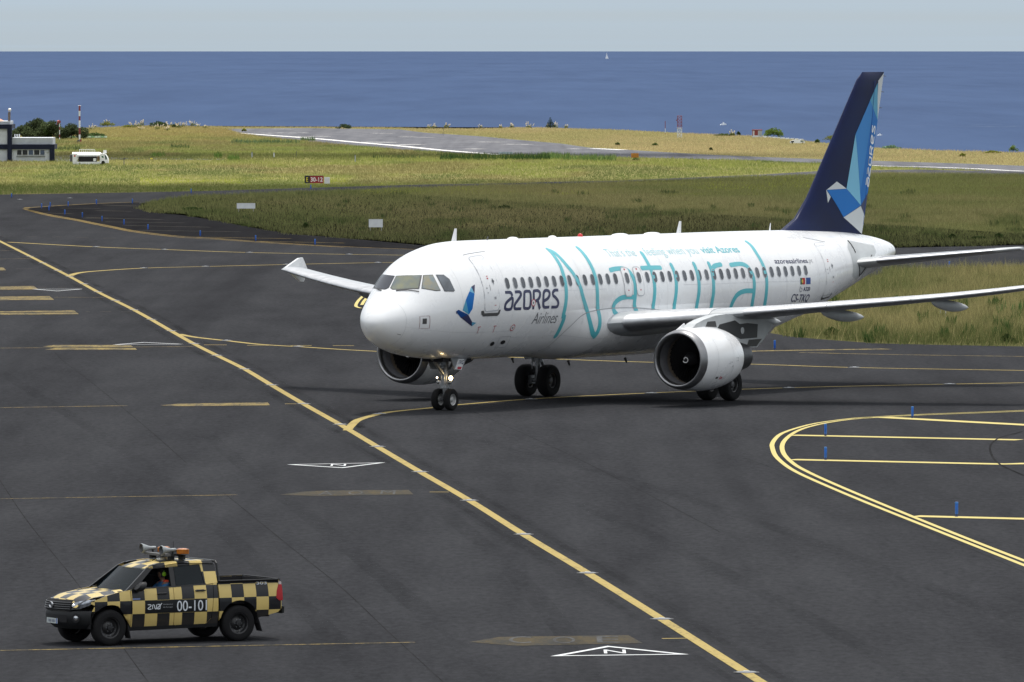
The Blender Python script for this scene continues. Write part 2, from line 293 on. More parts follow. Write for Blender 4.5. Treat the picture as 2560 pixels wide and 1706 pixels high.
for pl in ([(2200,1043.5),(2560,1062.7),(2900,1082)],[(1979,1088.6),(2549,1100.5)],[(1979,1149.6),(2502.7,1161),(2560,1159.7),(2900,1156)],[(2285.5,1291),(2560,1297.8),(2900,1306)]): gline(pl,.8,M_YN,z=.0065,sm=False)
gline([(75,519.5),(150,514.5),(241,509.5),(346,505.5)],.5,M_YS,z=.0075); gline([(62,523.5),(121.5,537),(187,548.5),(234,558),(280,567),(336.6,578),(440,590.5),(548,597.3),(700,608),(860,617.3),(1100,626),(1500,638)],.34,M_YS,z=.0075); gline([(66,525),(121.5,539.5),(187,551),(234,560.6),(280,569.8),(336.6,580.6),(440,593),(548,599.6),(700,610),(860,619)],.3,M_YS,z=.0075)
gline([(64,522),(70,519.5),(78,519)],.5,M_YS,z=.0085)
for a,b in (((310.6,564.3),(526,568.7)),((340,576.4),(599.4,580)),((489.8,593.6),(727,597.2)),((621,603.4),(860,608.2)),((215.6,544.2),(405.7,549.7)),((263,555.2),(460.5,557.7)),((205,546),(271,547)),((110,533),(180,535)),((150,521),(250,522)),((255,513),(345,516)),((240,527),(330,529))): gline([a,b],.45,M_YF if a[1]<580 else M_YS,sm=False,z=.0075)
gline([(915,733),(905,743),(895.6,752.7),(889.8,763),(891.7,768),(902,771)],.16,M_YN,z=.0082); gline([(918,744),(909.6,754),(904.5,763)],.16,M_YN,z=.0082)
for pl in ([(0,1201),(60,1290),(120,1370),(196,1461),(320,1637),(400,1745)],[(135,878),(163,907),(245,968),(371,1074),(470,1160)],[(560,1232),(729,1370),(855.5,1472.6),(972,1580),(1130,1725)],[(1860,1145),(1973,1187),(2142.7,1256.7),(2336,1334),(2560,1432),(2800,1540)],[(1185,1031),(1400,1126),(1560,1205),(1800,1330)]): gline([(u+rng.uniform(-2,2),v) for u,v in pl],.022,M_SEAL,'pavement_joint',z=.005)
def rubber():
    m,t,p=nodes_mat('tyre_rubber_mark'); o=N(t,'ShaderNodeTexCoord').outputs['Object']; p.inputs['Base Color'].default_value=(.013,.013,.014,1); p.inputs['Roughness'].default_value=1; p.inputs['Specular IOR Level'].default_value=0
    t.links.new(ramp(t,noise(t,o,.35,5,.65,(1.4,.25,1)),[(.38,(0,0,0)),(.8,(.17,.17,.17))]),p.inputs['Alpha']); return m
M_RUB=rubber()
for k,(dx,dv) in enumerate(((-46,0),(-30,2),(34,-3),(52,1))): gline([(u+dx*(v-HZ)/1000,v+dv) for u,v in MAIN],.38,M_RUB,'tyre_mark',z=.0045+.0003*k)
for k,dv in enumerate((-5,4.5)): gline([(868,1077+dv),(896,1050.5+dv),(974,1031+dv),(1144,1013+dv),(1400,994+dv),(1860,974+dv),(2157.5,965.8+dv),(2560,957.8+dv)],.9,M_RUB,'tyre_mark',z=.0058+.0003*k)
for k,pl in enumerate(([(1250,1706),(1000,1480),(820,1330),(640,1190),(520,1090)],[(2560,1560),(2200,1420),(1850,1290),(1500,1180),(1200,1100)],[(0,930),(300,1120),(560,1330),(800,1560),(930,1706)],[(1500,1706),(1380,1540),(1250,1400),(1100,1270)],[(2300,1706),(2050,1560),(1750,1400),(1450,1260)])): gline(pl,.55,M_RUB,'tyre_mark',z=.0064+.0002*k)
# skid arcs near the far right of the hatched area
gline([(2556,1080),(2500,1095),(2476,1115),(2480,1140),(2500,1162),(2560,1190)],.07,M_SEAL,'tyre_mark',z=.0095)
# --- runway paint
for pl,wd in (([(600,333.5),(700,340.5),(800,348),(900,357),(1000,365.5),(1100,375.5),(1250,387.5)],1.3),([(2060,404),(2180,414.5),(2300,417.5),(2430,422),(2560,428.5),(2900,440)],1.0),([(1480,371.8),(1560,375.3)],1.6)): gline(pl,wd,M_WG,'runway_line',.012,runway)
for a,b,r,h in ((650,682,333.2,1.2),(690,712,332.6,1.2),(714,745,332.8,1),(750,768,332.4,1),(738,760,342,1.4),(765,788,341.5,1.2),(792,822,341.2,1.4),(905,990,356,2.6),(990,1022,362,2.4),(1022,1055,361.5,2),(930,985,334,1),(1000,1040,342.5,1.2),(1045,1085,343.5,1),(680,730,323,1.2),(1168,1205,372.8,2.0),(1195,1262,355.5,1.6),(1262,1292,361,1.5),(1295,1325,361.3,1.5),(1420,1450,372.5,1.2)): gline([(a,r),(b,r+.4)],h,M_WG,'runway_mark',.012,runway,sm=False)
# --- the sea and a low bank of cloud that shades the apron
def sea_mat():
    m,t,p=nodes_mat('sea_water'); o=N(t,'ShaderNodeTexCoord').outputs['Object']
    sw=noise(t,o,.0012,6,.6,(1,.35,1)); rip=noise(t,o,.02,5,.65,(1,.06,1)); cap=noise(t,o,.006,7,.75,(.5,.22,1))
    c=ramp(t,sw,[(.3,(.0078,.0190,.050)),(.7,(.0130,.0268,.0635))]); c=mixc(t,ramp(t,rip,[(.35,(0,0,0)),(.7,(.8,.8,.8))]),c,(.0155,.0310,.0715))
    c=mixc(t,ramp(t,cap,[(.66,(0,0,0)),(.78,(.6,.6,.6))]),c,(.075,.10,.14))
    t.links.new(c,p.inputs['Base Color']); p.inputs['Roughness'].default_value=.6; p.inputs['Specular IOR Level'].default_value=.022
    bp=N(t,'ShaderNodeBump',Strength=.6,Distance=2.0); t.links.new(rip,bp.inputs['Height']); t.links.new(bp.outputs[0],p.inputs['Normal']); return m
D_=(HC+25)/((129-HZ)/F)
sea=struct(mesh_obj('sea',[(-3000,700,-25),(3000,700,-25),(14000,D_,-25),(-14000,D_,-25)],[(0,1,2,3)],sea_mat())); sea['label']='deep blue open sea reaching to the horizon'
def cloud(name,label,y0,y1,x0,x1,h,thick,seed,shear=0):
    """closed lens of vapour whose shadow falls on ground x0..x1, y0..y1"""
    off=sd*(h/sd.z); bm=bmesh.new(); nx,ny=34,44; r_=random.Random(seed); ph=[r_.uniform(0,6.28) for _ in range(12)]
    def bump(a,b): return sum(math.sin((k+1.3)*a*3+ph[k]+math.sin((k+.7)*b*4+ph[k+6]))/(k+1.5) for k in range(5))
    rows=[]
    for s in (1,-1):
        rr=[]
        for j in range(ny+1):
            for i in range(nx+1):
                a,b=2*i/nx-1,2*j/ny-1; e=max(0,1-a**6)*max(0,1-b**6)
                X=(x0+x1)/2+a*(x1-x0)/2+off.x+bump(b,a)*9*(abs(a)>.9); gx_=(x0+x1)/2+a*(x1-x0)/2; Y=(y0+y1)/2+b*(y1-y0)/2+off.y+shear*max(0,gx_)*(b>0)*b+bump(a*1.7,b)*11*(abs(b)>.8)
                rr.append(bm.verts.new((X,Y,h+s*thick*math.sqrt(e)*(1+.25*bump(a*2,b*2)) if e>0 else h)))
        rows.append(rr)
    for k,rr in enumerate(rows):
        for j in range(ny):
            for i in range(nx):
                q=[rr[j*(nx+1)+i],rr[j*(nx+1)+i+1],rr[(j+1)*(nx+1)+i+1],rr[(j+1)*(nx+1)+i]]; bm.faces.new(q if k==0 else q[::-1])
    bmesh.ops.remove_doubles(bm,verts=bm.verts[:],dist=.01)
    m=bpy.data.materials.get('cloud_vapour')
    if not m:
        m=bpy.data.materials.new('cloud_vapour'); m.use_nodes=True; t=m.node_tree; t.nodes.remove(t.nodes['Principled BSDF']); a=N(t,'ShaderNodeBsdfTranslucent'); a.inputs[0].default_value=(.93,.94,.96,1); d=N(t,'ShaderNodeBsdfDiffuse'); d.inputs[0].default_value=(.95,.95,.96,1)
        x=N(t,'ShaderNodeMixShader'); x.inputs[0].default_value=.25; t.links.new(a.outputs[0],x.inputs[1]); t.links.new(d.outputs[0],x.inputs[2]); tp_=N(t,'ShaderNodeBsdfTransparent'); x2=N(t,'ShaderNodeMixShader'); x2.inputs[0].default_value=.41; t.links.new(x.outputs[0],x2.inputs[1]); t.links.new(tp_.outputs[0],x2.inputs[2]); t.links.new(x2.outputs[0],t.nodes['Material Output'].inputs[0])
    o=bm_obj(name,bm,m,smooth=80); tag(o,label,None,None,'stuff'); return o
cloud('cloud','broad low white cloud hanging over the apron, overhead',70,846,-130,150,620,40,3,1.3)
cloud('cloud','thin strip of white cloud high above the far meadow',1048,1078,-90,30,620,12,5)
# ------------------------------------------------------------------ grass
def pip(P,x,y):
    c=np.zeros(len(x),bool); n=len(P); j=n-1
    for i in range(n):
        xi,yi,xj,yj=P[i][0],P[i][1],P[j][0],P[j][1]
        if yi!=yj: c^=((yi>y)!=(yj>y))&(x<(xj-xi)*(y-yi)/(yj-yi)+xi)
        j=i
    return c
def vnoise(x,y,seed=0):
    xi,yi=np.floor(x).astype(int),np.floor(y).astype(int); fx,fy=x-xi,y-yi; fx=fx*fx*(3-2*fx); fy=fy*fy*(3-2*fy)
    def h(a,b): q=np.sin(a*127.1+b*311.7+seed*74.7)*43758.5453; return q-np.floor(q)
    return (h(xi,yi)*(1-fx)+h(xi+1,yi)*fx)*(1-fy)+(h(xi,yi+1)*(1-fx)+h(xi+1,yi+1)*fx)*fy
def fbm(x,y,seed=0): return .5*vnoise(x,y,seed)+.3*vnoise(x*2.1,y*2.1,seed+1)+.2*vnoise(x*4.3,y*4.3,seed+2)
def row(y): return HZ+F*HC/y
def grass_mat():
    m=bpy.data.materials.new('grass_blade'); m.use_nodes=True; t=m.node_tree; t.nodes.remove(t.nodes['Principled BSDF']); a=N(t,'ShaderNodeVertexColor'); a.layer_name='tint'
    d=N(t,'ShaderNodeBsdfDiffuse'); tr=N(t,'ShaderNodeBsdfTranslucent'); x=N(t,'ShaderNodeMixShader'); x.inputs[0].default_value=.35
    t.links.new(a.outputs[0],d.inputs[0]); t.links.new(a.outputs[0],tr.inputs[0]); t.links.new(d.outputs[0],x.inputs[1]); t.links.new(tr.outputs[0],x.inputs[2]); t.links.new(x.outputs[0],t.nodes['Material Output'].inputs[0]); return m
M_G=grass_mat()
def blades(name,label,x,y,h,wd,col,lean=.35,m=None):
    n=len(x); yaw=NR.uniform(0,np.pi,n); ca,sa=np.cos(yaw)*wd/2,np.sin(yaw)*wd/2; lx,ly=NR.normal(0,lean,n)*h,NR.normal(0,lean,n)*h
    V=np.zeros((n,3,3),np.float32); V[:,0]=np.stack([x-ca,y-sa,np.full(n,-.02)],1); V[:,1]=np.stack([x+ca,y+sa,np.full(n,-.02)],1); V[:,2]=np.stack([x+lx,y+ly,h],1)
    me=bpy.data.meshes.new(name); me.vertices.add(3*n); me.vertices.foreach_set('co',V.ravel()); me.loops.add(3*n); me.loops.foreach_set('vertex_index',np.arange(3*n,dtype=np.int32))
    me.polygons.add(n); me.polygons.foreach_set('loop_start',np.arange(0,3*n,3,dtype=np.int32)); me.update()
    a=me.color_attributes.new('tint','FLOAT_COLOR','POINT'); cc=np.ones((n,3,4),np.float32); cc[:,:,:3]=np.clip(col,.005,.6)[:,None,:]; a.data.foreach_set('color',cc.ravel())
    me.materials.append(m or M_G); o=link(bpy.data.objects.new(name,me)); return tag(o,label,None,None,'stuff')
def lerp(a,b,t): return np.asarray(a)[None,:]*(1-t[:,None])+np.asarray(b)[None,:]*t[:,None]
GREEN,OLIVE,TAN,BROWN,LIME,STRAW=(.060,.095,.028),(.180,.190,.075),(.30,.265,.12),(.235,.212,.10),(.110,.150,.018),(.24,.165,.070)
def field(poly,dens,y0,y1,holes=()):
    W=lambda y:y*1280/F+9
    A=(y1-y0)*2*W(y1); n=int(A*dens); y=NR.uniform(y0,y1,n); x=NR.uniform(-1,1,n)*W(y1); k=np.abs(x)<W(y)
    jx=(vnoise(x*.7,y*.22,21)-.5)*1.1+(vnoise(x*2.5,y*.8,22)-.5)*.5; jy=(vnoise(x*.5+9,y*.2,23)-.5)*7+NR.normal(0,.8,n)   # ragged verge
    if poly is not None: k&=pip(poly,x+jx,y+jy)
    for q in holes: k&=~pip(q,x+jx,y+jy)
    return x[k],y[k]
def sm(a,lo,hi): t=np.clip((a-lo)/(hi-lo),0,1); return t*t*(3-2*t)
# near island beside the taxiway
P=[g(*q).xy for q in ISL_N]; x,y=field(P,26,380,535)
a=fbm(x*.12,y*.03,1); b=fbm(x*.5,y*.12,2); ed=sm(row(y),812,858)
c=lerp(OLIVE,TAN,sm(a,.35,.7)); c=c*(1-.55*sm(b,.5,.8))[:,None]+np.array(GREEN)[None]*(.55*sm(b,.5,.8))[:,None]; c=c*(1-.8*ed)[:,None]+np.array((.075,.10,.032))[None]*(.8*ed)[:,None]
c=c*NR.uniform(.55,1.35,len(x))[:,None]; h=NR.uniform(.2,.62,len(x))*(.6+.7*b); tall=NR.rand(len(x))<.06; h[tall]*=1.5; c[tall]=np.array(TAN)*NR.uniform(.7,1.3,(tall.sum(),1))
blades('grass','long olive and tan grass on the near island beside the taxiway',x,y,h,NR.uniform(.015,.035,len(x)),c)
# long dark island
P=[g(*q).xy for q in ISL_F_LOW+ISL_F_UP]; x,y=field(P,14,560,930)
a=fbm(x*.05,y*.012,3); b=fbm(x*.25,y*.05,4); r_=row(y); low=sm(r_,500,600)*sm(fbm(x*.08,y*.02,5),.25,.6)
c=lerp(BROWN,OLIVE,sm(a,.3,.65)); c=c*(1-.75*low)[:,None]+np.array((.105,.115,.050))[None]*(.75*low)[:,None]; k=.6*sm(b,.52,.78)*sm(r_,470,540); c=c*(1-k)[:,None]+np.array(GREEN)[None]*k[:,None]
c=c*NR.uniform(.6,1.3,len(x))[:,None]; h=NR.uniform(.14,.40,len(x))*(.6+.7*b)
blades('grass','brownish rough grass filling the long island behind the airliner',x,y,h,NR.uniform(.018,.042,len(x)),c)
# far meadow, this side of the runway
FM=[g(*q).xy for q in TAXI_FAR]; FAR=[Vector((-120,FM[-1].y))]+FM[::-1]+[g(*q).xy for q in RWY[::-1] if True]
landp=[p.xy for p in lp]
rd=[v.co.xy for v in road.data.vertices]
x,y=field(landp,6.5,780,1500,(RW,AP))
r_=row(y); u_=1280+x/y*F
beyond=(r_<np.interp(u_,[0,560,1000,1300,1500,1800,2100,2560],[300,322,330,352,374,390,402,416]))
a=fbm(x*.06,y*.010,6); b=fbm(x*.2,y*.03,7); st=fbm(x*.012+3,y*.045,8)
c=lerp((.21,.235,.065),(.29,.265,.10),sm(a,.35,.75)); k=sm(st,.42,.62)*.9; c=c*(1-k)[:,None]+np.array((.165,.185,.065))[None]*k[:,None]
lime=sm(r_,440,458)*sm(fbm(x*.10,y*.02,9),.42,.6)*(u_>350)*(u_<2100); c=c*(1-lime)[:,None]+np.array((.34,.37,.035))[None]*lime[:,None]
pt=sm(fbm(x*.09+5,y*.016,12),.5,.68)*.7; c=c*(1-pt)[:,None]+np.array((.19,.155,.075))[None]*pt[:,None]; gp=sm(fbm(x*.13+1,y*.02,13),.56,.7)*.75; c=c*(1-gp)[:,None]+np.array((.10,.135,.045))[None]*gp[:,None]
gl=sm(r_,448,470)*(u_<900)*.75; c=c*(1-gl)[:,None]+np.array((.10,.135,.035))[None]*gl[:,None]
dk=np.exp(-((r_-388-8*(u_<900))/7)**2)*(u_<1250)*.55; c=c*(1-dk)[:,None]+np.array((.09,.10,.04))[None]*dk[:,None]
fs=sm(-r_,-365,-330)*(~beyond); c=c*(1-.6*fs)[:,None]+np.array((.33,.25,.11))[None]*(.6*fs)[:,None]
c[beyond]=(lerp((.365,.295,.155),(.30,.268,.125),sm(a,.35,.7)))[beyond]; c=c*NR.uniform(.7,1.25,len(x))[:,None]
h=NR.uniform(.12,.34,len(x))*(.6+.7*b)*(1-.5*lime); h[beyond]*=.8; h[r_>420]*=.8
blades('grass','sunlit yellow green meadow between the far taxiway and the sea cliff',x,y,h,NR.uniform(.03,.07,len(x)),c)
def reeds(pts,n,hh,cols,label,inside=None):
    xs,ys,hs,cs=[],[],[],[]
    for u,v,wpx in pts:
        for _ in range(n):
            q=g(u+NR.uniform(-wpx,wpx),v+NR.normal(0,.8))
            if inside is not None and not pip(inside,np.array([q.x]),np.array([q.y]))[0]: continue
            xs.append(q.x); ys.append(q.y); hs.append(NR.uniform(.4,1)*hh); cs.append(np.array(cols[rng.randrange(len(cols))])*NR.uniform(.7,1.3))
    return blades('reeds',label,np.array(xs),np.array(ys),np.array(hs),NR.uniform(.06,.16,len(xs)),np.array(cs),.22)
reeds([(1150,399,50),(1250,399,60),(1330,399,45)],330,.95,[(.035,.065,.022),(.05,.085,.025)],'dark green reeds along the near edge of the runway')
reeds([(1370,396,22),(1400,397,25),(1450,400,40),(1510,402,30)],260,.9,[(.10,.17,.05),(.16,.21,.07),(.08,.13,.04)],'bright green reeds at the runway edge beside the orange board')
reeds([(600,358,22),(640,358,25),(680,358,20),(720,358,30),(770,352,18)],130,.7,[(.07,.11,.05),(.10,.14,.07)],'grey green low plants on the meadow short of the runway')
reeds([(395,392,18),(585,400,14),(545,394,8)],110,.8,[(.10,.16,.04),(.07,.12,.03)],'bright green tufts by the service road')
reeds([(170,375,30),(450,370,25),(990,396,60)],120,.6,[(.05,.075,.03),(.07,.10,.04)],'dull green tufts scattered on the far meadow')
reeds([(2505,786,14),(2545,786,16)],26,.8,[(.07,.14,.04),(.10,.17,.06)],'leafy green weeds on the near island beside the wing tip')

reeds([(rng.uniform(560,2540),rng.uniform(478,600),rng.uniform(6,26)) for _ in range(60)],34,.5,[(.05,.075,.028),(.075,.095,.035),(.10,.10,.045)],'dark weeds scattered through the brown island',[g(*q).xy for q in ISL_F_LOW+ISL_F_UP])
reeds([(rng.uniform(1990,2550),rng.uniform(760,856),rng.uniform(5,18)) for _ in range(26)],40,.6,[(.06,.10,.03),(.085,.12,.04)],'green weeds scattered through the near island',[g(*q).xy for q in ISL_N])
# ------------------------------------------------------------------ the airliner: shape of the fuselage
# fuselage stations: q=sqrt(x) parametrised; x, ztop, zbot, zc(max width height), halfwidth
ST=[(.25,3.16,3.16,3.16,0.0),(.29,3.30,3.0,3.165,.22),(.36,3.42,2.87,3.175,.36),(.5,3.58,2.71,3.19,.53),(.7,3.76,2.54,3.22,.72),(1.0,4.01,2.36,3.27,.94),(1.35,4.29,2.22,3.33,1.13),(1.7,4.65,2.125,3.39,1.27),(2.05,5.0,2.045,3.45,1.39),(2.45,5.26,1.98,3.51,1.52),(2.85,5.435,1.93,3.57,1.64),(3.35,5.57,1.88,3.64,1.76),(4.05,5.72,1.825,3.72,1.88),(5.0,5.865,1.77,3.79,1.95),
(6.0,5.905,1.735,3.825,1.975),(8,5.91,1.735,3.825,1.975),(14,5.91,1.735,3.825,1.975),(20,5.91,1.735,3.825,1.975),(23,5.91,1.735,3.825,1.975),
(25,5.905,1.87,3.85,1.965),(27,5.895,2.16,3.92,1.91),(29,5.88,2.55,4.05,1.78),(31,5.85,3.01,4.25,1.55),(33,5.77,3.52,4.48,1.22),(35,5.62,4.03,4.73,.83),(36.3,5.46,4.37,4.87,.56),(37.1,5.30,4.56,4.93,.36),(37.45,5.17,4.70,4.94,.21),(37.57,4.95,4.95,4.95,0.0)]
def _pchip(xs,ys):
    n=len(xs);h=[xs[i+1]-xs[i] for i in range(n-1)];d=[(ys[i+1]-ys[i])/h[i] for i in range(n-1)];m=[0]*n
    m[0]=d[0];m[-1]=d[-1]
    for i in range(1,n-1):
        if d[i-1]*d[i]>0:
            w1=2*h[i]+h[i-1];w2=h[i]+2*h[i-1];m[i]=(w1+w2)/(w1/d[i-1]+w2/d[i])
    def f(x):
        x=min(max(x,xs[0]),xs[-1]);i=0
        while i<n-2 and x>xs[i+1]: i+=1
        t=(x-xs[i])/h[i]
        return (ys[i]*(1+2*t)*(1-t)**2+m[i]*h[i]*t*(1-t)**2+ys[i+1]*t*t*(3-2*t)+m[i+1]*h[i]*t*t*(t-1))
    return f
def _q(x):
    x=max(x,.25)
    return math.sqrt(x-.25) if x<30 else math.sqrt(29.75)+ (math.sqrt(7.57)-math.sqrt(max(37.57-x,0)))
_xs=[_q(s[0]) for s in ST]
FT,FB,FC,FW=[_pchip(_xs,[s[k] for s in ST]) for k in (1,2,3,4)]
def fus(x,ph,off=0.0):
    """local point: x aft, y starboard, z up. ph=0 top, +pi/2 port side, pi bottom"""
    q=_q(min(max(x,.25),37.57)); t,b,c,w=FT(q),FB(q),FC(q),FW(q)
    cs,sn=math.cos(ph),math.sin(ph)
    e=1+.16*math.exp(-((x-2.0)/1.1)**2) if x<6 else 1.0
    if cs>0 and e>1.001: sy=math.copysign(abs(sn)**e,sn); cz=cs**e
    else: sy,cz=sn,cs
    v=(t-c) if cs>=0 else (c-b)
    y=-w*sy; z=c+v*cz
    if off:
        ny=-sn*v; nz=cs*w; L=math.hypot(ny,nz) or 1
        y+=off*ny/L; z+=off*nz/L
    return (x,y,z)
